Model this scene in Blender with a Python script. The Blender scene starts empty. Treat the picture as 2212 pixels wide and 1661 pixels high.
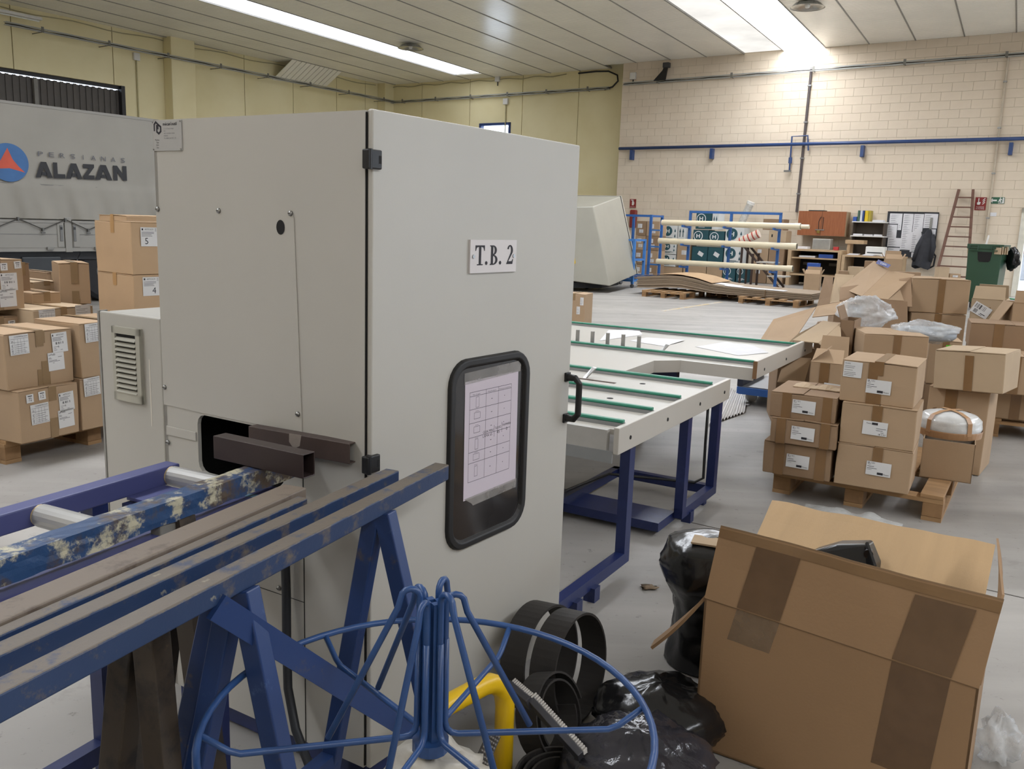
import bpy, bmesh, math, random
from mathutils import Vector, Matrix
random.seed(7)
S = bpy.context.scene
COL = S.collection
R = math.radians
# ------------------------------------------------------------------ camera, world, exposure
cam_d = bpy.data.cameras.new('camera'); cam = bpy.data.objects.new('camera', cam_d); COL.objects.link(cam)
cam_d.sensor_width = 36.0; cam_d.lens = 1880/2212*36.0; cam_d.clip_end = 300; cam_d.clip_start = .05
CX, CY, CZ = Vector((0.999426, 0.006164, 0.033316)), Vector((-0.033882, 0.181814, 0.982749)), Vector((-0.0, -0.983314, 0.181919))
cam.matrix_world = Matrix(((CX.x, CY.x, CZ.x, 0), (CX.y, CY.y, CZ.y, 0), (CX.z, CY.z, CZ.z, 1.5), (0, 0, 0, 1)))
S.camera = cam
wd = bpy.data.worlds.new('outdoor_sky'); S.world = wd; wd.use_nodes = True
wd.node_tree.nodes['Background'].inputs[0].default_value = (.72, .84, 1, 1)
wd.node_tree.nodes['Background'].inputs[1].default_value = 6.0
SKY_PANEL = 16.0
S.view_settings.view_transform = 'Standard'; S.view_settings.look = 'None'
S.view_settings.exposure = 0.06; S.view_settings.gamma = 1.0; S.view_settings.use_curve_mapping = False

# ------------------------------------------------------------------ materials
def lin(h):
    if not isinstance(h, str): return tuple(h)
    c = [int(h[i:i+2], 16)/255 for i in (0, 2, 4)]
    return tuple(x/12.92 if x <= .04045 else ((x+.055)/1.055)**2.4 for x in c)
MATS = {}
def nodes_of(name):
    m = bpy.data.materials.new(name); m.use_nodes = True
    nt = m.node_tree; b = nt.nodes['Principled BSDF']
    return m, nt, b
def noise(nt, scale, detail=4, stretch=None, coord='Object', rough=.55):
    tc = nt.nodes.new('ShaderNodeTexCoord'); src = tc.outputs[coord]
    if stretch:
        mp = nt.nodes.new('ShaderNodeMapping'); mp.inputs['Scale'].default_value = stretch
        nt.links.new(src, mp.inputs[0]); src = mp.outputs[0]
    n = nt.nodes.new('ShaderNodeTexNoise'); n.inputs['Scale'].default_value = scale; n.inputs['Detail'].default_value = detail
    n.inputs['Roughness'].default_value = rough
    nt.links.new(src, n.inputs['Vector']); return n.outputs['Fac']
def ramp(nt, fac, stops):
    r = nt.nodes.new('ShaderNodeValToRGB'); e = r.color_ramp.elements
    while len(e) < len(stops): e.new(.5)
    for i, (p, c) in enumerate(stops):
        e[i].position = p; e[i].color = (*lin(c), 1)
    nt.links.new(fac, r.inputs[0]); return r.outputs[0]
def mixc(nt, fac, a, b):
    m = nt.nodes.new('ShaderNodeMix'); m.data_type = 'RGBA'
    for s, v in ((0, fac), (6, a), (7, b)):
        if hasattr(v, 'is_linked'): nt.links.new(v, m.inputs[s])
        elif s == 0: m.inputs[0].default_value = v
        else: m.inputs[s].default_value = (*lin(v), 1)
    return m.outputs[2]
def add_bump(nt, b, fac, strength, dist=.01):
    bp = nt.nodes.new('ShaderNodeBump'); bp.inputs['Strength'].default_value = strength; bp.inputs['Distance'].default_value = dist
    nt.links.new(fac, bp.inputs['Height']); nt.links.new(bp.outputs[0], b.inputs['Normal'])
def mat(name, col, rough=.6, metal=0.0, var=.10, scale=6, bump=0, bscale=120, col2=None, stretch=None, spec=.5, coord='Object'):
    if name in MATS: return MATS[name]
    m, nt, b = nodes_of(name); c = lin(col)
    b.inputs['Roughness'].default_value = rough; b.inputs['Metallic'].default_value = metal
    b.inputs['Specular IOR Level'].default_value = spec
    c2 = lin(col2) if col2 else tuple(min(1, x*(1+var)) for x in c)
    c1 = c if col2 else tuple(x*(1-var) for x in c)
    f = noise(nt, scale, 5, stretch, coord)
    nt.links.new(ramp(nt, f, [(.3, c1), (.7, c2)]), b.inputs['Base Color'])
    if bump: add_bump(nt, b, noise(nt, bscale, 3, stretch, coord), bump, .004)
    MATS[name] = m; return m
def peel(name, base, under, patch, rough=.5, s1=9, s2=5, t1=.52, t2=.66, stretch=(1, 1, 1), bump=.3, top=0):
    """paint worn away: base coat, bare under-colour and glue / paint patches"""
    m, nt, b = nodes_of(name); b.inputs['Roughness'].default_value = rough
    n1 = noise(nt, s1, 8, stretch, rough=.68); n2 = noise(nt, s2, 9, stretch, rough=.7)
    if top:                                # edges and upper faces rubbed bare by use
        g = nt.nodes.new('ShaderNodeNewGeometry'); sp = nt.nodes.new('ShaderNodeSeparateXYZ'); nt.links.new(g.outputs['Normal'], sp.inputs[0])
        mm = nt.nodes.new('ShaderNodeMath'); mm.operation = 'MULTIPLY_ADD'; mm.use_clamp = True; mm.inputs[1].default_value = top; nt.links.new(sp.outputs[2], mm.inputs[0]); nt.links.new(n1, mm.inputs[2]); n1 = mm.outputs[0]
    f1 = ramp(nt, n1, [(t1-.03, (0, 0, 0)), (t1+.06, (1, 1, 1))]); f2 = ramp(nt, n2, [(t2-.02, (0, 0, 0)), (t2+.04, (1, 1, 1))])
    c = mixc(nt, f1, base, under); c = mixc(nt, f2, c, patch)
    nt.links.new(c, b.inputs['Base Color']); add_bump(nt, b, n2, bump, .004)
    MATS[name] = m; return m
def emit(name, col, strength):
    m = bpy.data.materials.new(name); m.use_nodes = True; nt = m.node_tree; nt.nodes.clear()
    e = nt.nodes.new('ShaderNodeEmission'); o = nt.nodes.new('ShaderNodeOutputMaterial')
    n = noise(nt, .9, 4, (1, 1, 1)); c = lin(col)
    nt.links.new(ramp(nt, n, [(.3, tuple(x*.80 for x in c)), (.7, c)]), e.inputs[0]); e.inputs[1].default_value = strength
    nt.links.new(e.outputs[0], o.inputs[0]); MATS[name] = m; return m
def film(name, col, opacity=.35, rough=.18, tint=(1, 1, 1)):
    m, nt, b = nodes_of(name); b.inputs['Base Color'].default_value = (*lin(col), 1); b.inputs['Roughness'].default_value = rough
    t = nt.nodes.new('ShaderNodeBsdfTransparent'); t.inputs[0].default_value = (*tint, 1)
    mx = nt.nodes.new('ShaderNodeMixShader'); n = noise(nt, 9, 5)
    r = nt.nodes.new('ShaderNodeMapRange'); r.inputs[1].default_value = .3; r.inputs[2].default_value = .7
    r.inputs[3].default_value = max(0, opacity-.15); r.inputs[4].default_value = min(1, opacity+.15)
    nt.links.new(n, r.inputs[0]); nt.links.new(r.outputs[0], mx.inputs[0])
    nt.links.new(t.outputs[0], mx.inputs[1]); nt.links.new(b.outputs[0], mx.inputs[2])
    nt.links.new(mx.outputs[0], nt.nodes['Material Output'].inputs[0]); add_bump(nt, b, noise(nt, 14, 5), .6, .01)
    MATS[name] = m; return m

# ------------------------------------------------------------------ geometry
PM = {}                                   # matrix of each thing (so that parts can be given in world coordinates)
class MB:
    def __init__(s): s.v = []; s.f = []
    def _a(s, vs, fs):
        k = len(s.v); s.v += [Vector(p) for p in vs]; s.f += [tuple(i+k for i in f) for f in fs]; return s
    def hexa(s, p):                        # 8 points: bottom loop 0-3, top loop 4-7
        return s._a(p, [(3, 2, 1, 0), (4, 5, 6, 7), (0, 1, 5, 4), (1, 2, 6, 5), (2, 3, 7, 6), (3, 0, 4, 7)])
    def box(s, x0, x1, y0, y1, z0, z1, m=None):
        p = [(x0, y0, z0), (x1, y0, z0), (x1, y1, z0), (x0, y1, z0), (x0, y0, z1), (x1, y0, z1), (x1, y1, z1), (x0, y1, z1)]
        if m is not None: p = [m @ Vector(q) for q in p]
        return s.hexa(p)
    def bar(s, p, q, w, h, up=(0, 0, 1), hollow=0):
        """square tube from p to q, p and q on the axis"""
        p, q, up = Vector(p), Vector(q), Vector(up); d = (q-p).normalized()
        a = d.cross(up).normalized(); b = a.cross(d).normalized()
        def ring(o, w, h): return [o-a*w/2-b*h/2, o+a*w/2-b*h/2, o+a*w/2+b*h/2, o-a*w/2+b*h/2]
        if not hollow: return s.hexa([*ring(p, w, h), *ring(q, w, h)])
        P, Q = ring(p, w, h), ring(q, w, h); Pi, Qi = ring(p, w-2*hollow, h-2*hollow), ring(q, w-2*hollow, h-2*hollow)
        fs = []
        for i in range(4):
            j = (i+1) % 4
            fs += [(i, j, 4+j, 4+i), (8+j, 8+i, 12+i, 12+j), (j, i, 8+i, 8+j), (4+i, 4+j, 12+j, 12+i)]
        return s._a(P+Q+Pi+Qi, fs)
    def tube(s, pts, r, n=8, closed=False, cap=True):
        pts = [Vector(p) for p in pts]; m = len(pts); rs = r if isinstance(r, (list, tuple)) else [r]*m
        up = Vector((0, 0, 1)); vs = []; a = None
        for i, p in enumerate(pts):
            d = (pts[(i+1) % m]-pts[i-1]) if closed else (pts[min(i+1, m-1)]-pts[max(i-1, 0)])
            d.normalize()
            if a is None:
                a = d.cross(up)
                if a.length < .05: a = d.cross(Vector((1, 0, 0)))
            a = (a - d*a.dot(d)).normalized(); b = d.cross(a)
            vs += [p+(a*math.cos(t)+b*math.sin(t))*rs[i] for t in (2*math.pi*k/n for k in range(n))]
        fs = []
        for i in range(m if closed else m-1):
            j = (i+1) % m
            fs += [(i*n+k, i*n+(k+1) % n, j*n+(k+1) % n, j*n+k) for k in range(n)]
        if cap and not closed: fs += [tuple(range(n))[::-1], tuple((m-1)*n+k for k in range(n))]
        return s._a(vs, fs)
    def cyl(s, p, q, r, n=16, r2=None): return s.tube([p, q], [r, r if r2 is None else r2], n)
    def lathe(s, c, prof, n=24, m=None):
        c = Vector(c); vs = []; k = len(prof)
        for i in range(n):
            t = 2*math.pi*i/n
            for r, z in prof:
                q = Vector((r*math.cos(t), r*math.sin(t), z)); vs.append(c+(m @ q if m is not None else q))
        return s._a(vs, [(i*k+j, ((i+1) % n)*k+j, ((i+1) % n)*k+j+1, i*k+j+1) for i in range(n) for j in range(k-1)])
    def prism(s, pts, off):
        """closed outline pts swept by the vector off"""
        n = len(pts); pts = [Vector(p) for p in pts]; off = Vector(off)
        return s._a(pts+[p+off for p in pts], [tuple(range(n))[::-1], tuple(range(n, 2*n))]+[(i, (i+1) % n, n+(i+1) % n, n+i) for i in range(n)])
    def slab(s, quad, t):
        """quad panel with thickness t along its normal"""
        q = [Vector(p) for p in quad]; nrm = (q[1]-q[0]).cross(q[-1]-q[0]).normalized()
        return s.prism(q, nrm*t)
    def grid(s, fn, nu, nv, closed_u=False):
        vs = [fn(i/nu, j/nv) for i in range(nu if closed_u else nu+1) for j in range(nv+1)]; w = nv+1; m = nu if closed_u else nu+1
        return s._a(vs, [(i*w+j, ((i+1) % m)*w+j, ((i+1) % m)*w+j+1, i*w+j+1) for i in range(nu) for j in range(nv)])
    def text(s, body, o, ex, ey, W=None, H=.01, sp=1.0):
        c = bpy.data.curves.new('t', 'FONT'); c.body = body; c.size = 1; c.space_character = sp; c.resolution_u = 2
        ob = bpy.data.objects.new('t', c); me = ob.to_mesh(); vs = [v.co.copy() for v in me.vertices]; fs = [tuple(p.vertices) for p in me.polygons]
        ob.to_mesh_clear(); bpy.data.objects.remove(ob); bpy.data.curves.remove(c)
        if not vs: return s
        x0, x1 = min(v.x for v in vs), max(v.x for v in vs)
        sy = H/.72; sx = W/max(x1-x0, 1e-6) if W else sy
        o, ex, ey = Vector(o), Vector(ex), Vector(ey)
        return s._a([o+ex*((v.x-x0)*sx)+ey*(v.y*sy) for v in vs], fs)
    def build(s, name, m, parent=None, local=False, smooth=False, bevel=0, seg=2, solid=0, sub=0, kind=None, label=None):
        me = bpy.data.meshes.new(name); inv = Matrix()
        if parent is not None and not local: inv = PM[parent.name].inverted()
        me.from_pydata([inv @ p for p in s.v] if not local else s.v, [], s.f); me.validate()
        bm = bmesh.new(); bm.from_mesh(me)
        if not solid: bmesh.ops.recalc_face_normals(bm, faces=bm.faces)
        bm.to_mesh(me); bm.free()
        if smooth: me.polygons.foreach_set('use_smooth', [True]*len(me.polygons))
        o = bpy.data.objects.new(name, me); COL.objects.link(o); me.materials.append(m)
        if parent is not None: o.parent = parent; PM[o.name] = PM[parent.name]
        else: PM[o.name] = Matrix()
        if solid: md = o.modifiers.new('t', 'SOLIDIFY'); md.thickness = solid; md.offset = 0
        if sub: md = o.modifiers.new('s', 'SUBSURF'); md.levels = md.render_levels = sub
        if bevel:
            md = o.modifiers.new('b', 'BEVEL'); md.width = bevel; md.segments = seg; md.limit_method = 'ANGLE'; md.angle_limit = R(40)
        if kind: o['kind'] = kind
        if label: o['label'] = label
        return o
def thing(name, label, cat, loc=(0, 0, 0), yaw=0, group=None, m=None):
    o = bpy.data.objects.new(name, None); COL.objects.link(o)
    M = m if m is not None else Matrix.Translation(Vector(loc)) @ Matrix.Rotation(R(yaw), 4, 'Z')
    o.matrix_world = M; PM[o.name] = M.copy(); o['label'] = label; o['category'] = cat; o.empty_display_size = .1
    if group: o['group'] = group
    return o
def tag(o, label, cat, group=None):
    o['label'] = label; o['category'] = cat
    if group: o['group'] = group
    return o
def struct(o): o['kind'] = 'structure'; return o
def sroot(name, loc=(0, 0, 0)):
    o = bpy.data.objects.new(name, None); COL.objects.link(o); o.location = loc; PM[o.name] = Matrix.Translation(Vector(loc)); o['kind'] = 'structure'; return o
def share(o, parent, mw):
    """a copy of a piece that shares its mesh"""
    c = o.copy(); COL.objects.link(c); c.parent = parent; c.matrix_basis = mw; return c
def fr(o, yaw):                            # frame with x along yaw, z up
    return Matrix.Translation(Vector(o)) @ Matrix.Rotation(R(yaw), 4, 'Z')
def arc(c, r, a0, a1, n, ex, ey):
    c, ex, ey = Vector(c), Vector(ex), Vector(ey)
    return [c+ex*(r*math.cos(R(a0+(a1-a0)*i/n)))+ey*(r*math.sin(R(a0+(a1-a0)*i/n))) for i in range(n+1)]
def rrect(w, h, r, n=5):
    p = []
    for cx, cy, a in ((w/2-r, h/2-r, 0), (-w/2+r, h/2-r, 90), (-w/2+r, -h/2+r, 180), (w/2-r, -h/2+r, 270)):
        p += [(cx+r*math.cos(R(a+90*i/n)), cy+r*math.sin(R(a+90*i/n))) for i in range(n+1)]
    return p
black = mat('black_plastic', '121213', .45); white = mat('white_paint', 'd8d6d0', .5, var=.04); steel = mat('zinc_steel', '9a9a98', .35, 1, .1)
ink = mat('black_ink', '26242a', .7, var=.02); paper = mat('paper', 'dcdbdd', .75, var=.03)

# ------------------------------------------------------------------ the hall: ceiling, skylights, walls, floor
CH = 6.85
SU = Vector((math.cos(R(60.5)), math.sin(R(60.5)), 0)); SN = Vector((SU.y, -SU.x, 0)); UP = Vector((0, 0, 1))
def roof(n, u, z=CH): return SN*n+SU*u+UP*z
def edge(k): return -.68-1.2144*k
m_ceil = mat('white_ceiling_metal', 'f6f3ea', .24, .0, .05, .8, spec=.5); m_seam = mat('grey_ceiling_rail', '8c8a84', .5)
m_sky1 = emit('skylight_clear', 'f4f8ff', SKY_PANEL); m_sky2 = emit('skylight_dusty', 'f3f0ea', SKY_PANEL*.075); m_sky3 = emit('skylight_far', 'f0f5ff', SKY_PANEL*.30)
m_insul = mat('brown_insulation', '6e5a33', .95, 0, .3, 12, .5)
ceiling = sroot('ceiling')
def wall_end(n):                           # where a ceiling strip meets the far walls
    a = 28.124-(n+12.067)*.0707
    return a+.12 if n > -12.3 else 28.967-(n+12.54)*.055+.12
def slat_strip(k, u0, u1):
    n1, n0 = edge(k)-.014, edge(k+1)+.014
    N = max(1, int((u1-u0)/.105)); b = MB(); st = (u1-u0)/N; vs = []; fs = []
    for i in range(N):
        for du, dz in ((.0, .012), (.007, 0), (st-.007, 0)):
            vs += [roof(n0, u0+i*st+du, CH+dz), roof(n1, u0+i*st+du, CH+dz)]
    vs += [roof(n0, u1), roof(n1, u1)]
    fs = [(2*i, 2*i+1, 2*i+3, 2*i+2) for i in range(len(vs)//2-1)]
    b._a(vs, fs); return b
for k in range(-13, 21):
    e0, e1 = edge(k), edge(k+1); uend = min(wall_end(e0), wall_end(e1))
    if k == 19: uend = 23.2
    if k == 20: uend = 8.0
    if k in (-6, -5, 4, 5, 14):  # the first two strips lie out of view, added to bring in daylight
        u1 = 28.30 if k == 14 else uend
        b = MB(); b.prism([roof(e1+.02, -8, CH+.03), roof(e0-.02, -8, CH+.03), roof(e0-.02, u1, CH+.03), roof(e1+.02, u1, CH+.03)], (0, 0, .02))
        p = b.build('skylight_panel', {-6: m_sky1, -5: m_sky2, 4: m_sky1, 5: m_sky2, 14: m_sky3}[k], ceiling)
        if k == 14: slat_strip(k, 28.32, uend).build('ceiling_panel', m_ceil, ceiling)
        continue
    for u0, u1 in (((-8, 23.9), (26.25, uend)) if k == 18 else ((-8, uend),)):
        slat_strip(k, u0, u1).build('ceiling_panel', m_ceil, ceiling)
for k in range(-13, 21):
    e = edge(k); u1 = min(wall_end(e), 28.3 if k == 20 else 99); u1 = {20: 8.0, 19: 23.0}.get(k, u1)
    b = MB(); b.bar(roof(e, -8, CH+.012), roof(e, u1, CH+.012), .034, .05); b.build('seam_rail', m_seam, ceiling)
MB().prism([roof(-24.2, 23.7, CH+.3), roof(-22.3, 23.7, CH+.3), roof(-22.3, 26.4, CH+.3), roof(-24.2, 26.4, CH+.3)], (0, 0, .1)).build('insulation', m_insul, ceiling)
t = thing('ceiling_panel', 'white slatted ceiling panel hanging loose from the ceiling near the left wall', 'ceiling panel', roof(-22.58, 24.9))
hd = Vector((-SN.x*math.cos(R(33)), -SN.y*math.cos(R(33)), -math.sin(R(33)))); h0 = roof(-22.60, 23.69, CH-.01)
for i in range(11):
    b = MB(); a = h0+SU*(i*.236); b.slab([a, a+SU*.208, a+SU*.208+hd*1.16, a+hd*1.16], .02); b.build('slat', m_ceil, t)
# roof deck above the strips keeps the daylight out of the gaps
MB().prism([roof(-27.5, -8.2, CH+.42), roof(15.2, -8.2, CH+.42), roof(15.2, 31, CH+.42), roof(-27.5, 31, CH+.42)], (0, 0, .1)).build('roof_deck', mat('roof_sheet', '77756f', .8), ceiling)

# floor
m, nt, b_ = nodes_of('painted_concrete_floor')
n1 = noise(nt, .35, 7); n2 = noise(nt, 3.2, 8, rough=.7); n3 = noise(nt, .8, 5, (.35, 3, 1)); n4 = noise(nt, 22, 4, rough=.7)
c = ramp(nt, n1, [(.3, '827f7b'), (.62, '9f9b95')]); c = mixc(nt, ramp(nt, n3, [(.44, (0, 0, 0)), (.7, (.6, .6, .6))]), c, 'b7b3ae')
c = mixc(nt, ramp(nt, n2, [(.60, (0, 0, 0)), (.74, (.75, .75, .75))]), c, '75716b'); c = mixc(nt, ramp(nt, n4, [(.62, (0, 0, 0)), (.74, (.75, .75, .75))]), c, '5c5851')
nt.links.new(c, b_.inputs['Base Color']); b_.inputs['Roughness'].default_value = .42
rr = nt.nodes.new('ShaderNodeMapRange'); rr.inputs[3].default_value = .32; rr.inputs[4].default_value = .62; nt.links.new(n2, rr.inputs[0]); nt.links.new(rr.outputs[0], b_.inputs['Roughness'])
add_bump(nt, b_, n4, .08, .003); m_floor = m
fl = MB(); fl.prism([roof(-27.5, -8.2, -.2), roof(15.2, -8.2, -.2), roof(15.2, 31, -.2), roof(-27.5, 31, -.2)], (0, 0, .2)); floor = struct(fl.build('floor', m_floor))
m_joint = mat('dark_floor_joint', '55514b', .9)
for p, q in (((0.95, 4.336, 0.0), (2.216, 3.502, 0.0)), ((0.931, 4.363, 0.0), (-5.085, 7.171, 0.0))):
    p, q = Vector(p), Vector(q); d = (q-p).normalized(); s_ = d.cross(UP)*.004
    MB().prism([p-s_, q-s_, q+s_, p+s_], (0, 0, .0015)).build('joint_line', m_joint, floor)
m_yel = peel('worn_yellow_line', 'b9a478', 'b5b0a9', 'bdb8b1', .6, 4, 9, .5, .55)
for p, q in (((4.434, 18.657, 0.0), (2.723, 16.068, 0.0)), ((2.371, 22.774, 0.0), (1.483, 19.647, 0.0))):
    p, q = Vector(p), Vector(q); d = (q-p).normalized(); s_ = d.cross(UP)*.05
    MB().prism([p-s_, q-s_, q+s_, p+s_], (0, 0, .0015)).build('painted_line', m_yel, floor)

# left wall and far wall: tall precast panels, painted pale yellow
m_yw = mat('yellow_wall_paint', 'e2d5a6', .7, 0, .06, .7, .1, 30, col2='ebe0b6'); m_gap = mat('dark_wall_joint', '4b4738', .9)
YL = 55.4; LW = fr((-11.296, 28.679, 0), YL)        # local x runs along the left wall to the far corner, y out of the room
wl = struct(MB().box(-45, 10.6, .16, .3, 0, 7.25, LW).build('wall_left', m_gap)) if False else None
wl = sroot('wall_left')
b = MB(); b.box(-45, -6.2, .12, .3, 0, 7.2, LW).box(-6.2, -1.35, .12, .3, 5.2, 7.2, LW).box(-1.35, 10.6, .12, .3, 0, 7.2, LW); b.build('backing', m_gap, wl)
seams = [-45, -35.4, -25.8, -16.2, -11.4, -9.0, -6.65, -4.6, -1.69, .86, 3.1, 5.25, 7.4, 8.95, 10.5]
for i in range(len(seams)-1):
    x0, x1 = seams[i]+.012, seams[i+1]-.012; z0 = 0
    if x1 < -1.3 and x0 > -7: z0 = 5.2
    b = MB()
    if x0 < -1.35 < x1: b.box(x0, -1.35, 0, .12, 5.2, 7.2, LW).box(-1.35, x1, 0, .12, 0, 7.2, LW)
    elif seams[i] < -6.2 < seams[i+1]: b.box(x0, -6.2, 0, .12, 0, 7.2, LW).box(-6.2, x1, 0, .12, 5.2, 7.2, LW)
    else: b.box(x0, x1, 0, .12, z0, 7.2, LW)
    b.build('panel', m_yw, wl)
MB().box(0, .86, -.42, 0, 0, 7.0, LW).build('column', m_yw, wl, bevel=.02)
MB().box(9.65, 10.5, -.42, 0, 0, 7.0, LW).build('column', m_yw, wl, bevel=.02)
YB = -33.0; BW = fr((-5.723, 37.134, 0), YB)
wb = sroot('wall_back'); b = MB()
wx0, wx1, wz0, wz1 = 4.95, 6.38, 4.2, 5.2
b.box(-.5, wx0, .12, .3, 0, 7.2, BW).box(wx1, 11.2, .12, .3, 0, 7.2, BW).box(wx0, wx1, .12, .3, 0, wz0, BW).box(wx0, wx1, .12, .3, wz1, 7.2, BW); b.build('backing', m_gap, wb)
bs = [-.5, 2.11, 4.47, 6.86, 9.22, 11.2]
for i in range(5):
    x0, x1 = bs[i]+.012, bs[i+1]-.012; b = MB()
    if i == 2: b.box(x0, wx0, 0, .12, 0, 7.2, BW).box(wx1, x1, 0, .12, 0, 7.2, BW).box(wx0, wx1, 0, .12, 0, wz0, BW).box(wx0, wx1, 0, .12, wz1, 7.2, BW)
    else: b.box(x0, x1, 0, .12, 0, 7.2, BW)
    b.build('panel', m_yw, wb)
w1 = sroot('window_1'); m_blue = mat('blue_frame_paint', '20386b', .45); b = MB()
for a in ((wx0, wx0+.09, wz0, wz1), (wx1-.09, wx1, wz0, wz1), (wx0, wx1, wz1-.09, wz1), (wx0, wx1, wz0, wz0+.09)): b.box(a[0], a[1], -.03, .14, a[2], a[3], BW)
b.build('frame', m_blue, w1)
mg, nt, b_ = nodes_of('clear_glass'); b_.inputs['Base Color'].default_value = (.9, .95, 1, 1); b_.inputs['Roughness'].default_value = .02; b_.inputs['Alpha'].default_value = .12
MB().box(wx0+.09, wx1-.09, .05, .06, wz0+.09, wz1-.09, BW).build('pane', mg, w1)

# right part of the far side: painted concrete-block wall, nearer than the yellow wall
m_bl = mat('cream_block_paint', 'd6c6b0', .75, 0, .03, 1.2, .25, 45, col2='dfd1bc', coord='Object'); m_mortar = mat('painted_mortar', 'c2b39d', .9)
YR = -33.5; RW = fr((3.346, 30.42, 0), YR); wr = sroot('wall_right'); DX0, DX1, DZ = 12.12, 13.9, 2.30
b = MB(); b.box(0, DX0, .006, .26, 0, 7.2, RW).box(DX0, DX1, .006, .26, DZ, 7.2, RW).box(DX1, 28, .012, .26, 0, 7.2, RW).box(0, .25, .012, 1.0, 0, 7.2, RW); b.build('mortar_backing', m_mortar, wr)
cells = []
for r_ in range(29):
    z0 = r_*.2362
    for c_ in range(-1, 32):
        x0 = c_*.515+(.2575 if r_ % 2 else 0); x1 = x0+.515; x0 = max(x0, 0); x1 = min(x1, 16.2)
        if x1-x0 < .05: continue
        if z0 < DZ-.02 and x1 > DX0 and x0 < DX1:
            if x0 < DX0-.06: x1 = DX0
            elif x1 > DX1+.06: x0 = DX1
            else: continue
        cells.append((x0, x1, z0, z0+.2362))
full = [c for c in cells if abs(c[1]-c[0]-.515) < 1e-4]; full.sort(key=lambda c: -c[0] if c[0] < 12.4 and c[2] > 1.8 else 99); big = full[:298]; rest = [c for c in cells if c not in big]
pr = MB().box(0, .508, 0, .014, 0, .2295).build('block', m_bl, wr, bevel=.004, seg=1); first = True
rb = random.Random(3)
for c in big:
    mw = RW @ Matrix.Translation((c[0]+.0035, rb.uniform(-.0012, .0012), c[2]+.0035)) @ Matrix.Rotation(rb.uniform(-.0015, .0015), 4, 'Z')
    if first: pr.matrix_basis = mw; first = False
    else: share(pr, wr, mw)
b = MB()
for c in rest: b.box(c[0]+.0035, c[1]-.0035, rb.uniform(-.001, .001), .014, c[2]+.0035, c[3]-.0035, RW)
b.build('block', m_bl, wr, kind='stuff')
# doorway at the right end of the block wall, a yard beyond it
d2 = sroot('door_2'); b = MB(); m_df = mat('white_door_frame', 'd6d2c4', .5)
b.box(DX0-.02, DX0+.13, -.05, .28, 0, DZ+.05, RW).box(DX1-.13, DX1+.02, -.05, .28, 0, DZ+.05, RW).box(DX0-.02, DX1+.02, -.05, .28, DZ-.08, DZ+.05, RW); b.build('frame', m_df, d2, bevel=.008)
yard = struct(MB().box(8, 26, .3, 14, -.12, -.02, RW).build('ground', mat('pale_concrete_yard', 'a8a8aa', .8)))
t = thing('building', 'pink and white building beyond the doorway behind the green bin', 'building', RW @ Vector((16.5, 13, 0)), YR)
MB().box(9, 26, 12.5, 13, 0, 1.0, RW).build('plinth', mat('white_render', '9a9a9c', .8), t); MB().box(9, 26, 12.4, 13, 1.0, 1.5, RW).build('band', mat('salmon_render', '6e4a3c', .8), t)
MB().box(9, 26, 12.45, 13, 1.5, 2.6, RW).build('wall', mat('pale_blue_render', '4c5d70', .8), t); MB().box(9, 26, 12.3, 13, 2.6, 2.75, RW).build('eaves', mat('blue_trim', '14244a', .6), t)
# sides of the hall outside the view, with gate openings added for daylight
b = MB(); added_gates = [(12, 17), (19.5, 24.5)]; us = [-8.2]+[x for g in added_gates for x in g]+[26.4]
def sw(u0, u1, z0, z1): b.prism([roof(14.85, u0, z0), roof(15.1, u0, z0), roof(15.1, u1, z0), roof(14.85, u1, z0)], (0, 0, z1-z0))
for i in range(0, len(us), 2): sw(us[i], us[i+1], 0, 7.2)
for g in added_gates: sw(g[0], g[1], 5.2, 7.2)
ws = struct(b.build('wall_side', mat('cream_side_wall', 'cbbda6', .8)))
struct(MB().prism([roof(15.1, -20, -.2), roof(45, -20, -.2), roof(45, 40, -.2), roof(15.1, 40, -.2)], (0, 0, .17)).build('ground', MATS['pale_concrete_yard']))  # unseen yard outside the added gate openings
wk = struct(MB().prism([roof(-27.5, -8.25, 0), roof(15, -8.25, 0), roof(15, -8.0, 0), roof(-27.5, -8.0, 0)], (0, 0, 7.2)).build('wall_rear', mat('cream_side_wall', 'cbbda6', .8)))

# big gate in the left wall
m_gate = mat('brown_grey_gate_sheet', '55504b', .55, .2, .08); g1 = sroot('door_1')
x = -6.1; i = 0
while x < -1.5:
    MB().box(x, x+.10, .16, .19, .02, 5.08, LW).build('rib', m_gate, g1); MB().box(x+.10, x+.19, .185, .2, .02, 5.065, LW).build('sheet', m_gate, g1); x += .19
b = MB(); b.box(-1.47, -1.35, -.01, .2, 0, 5.2, LW).box(-6.2, -1.35, .10, .2, 5.095, 5.2, LW); b.build('frame', mat('dark_gate_frame', '242426', .5), g1)
for x in (-5.35, -4.05): MB().box(x, x+.11, .06, .16, 0, 5.05, LW).build('post', mat('grey_gate_post', '7d7a73', .5), g1)

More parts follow.
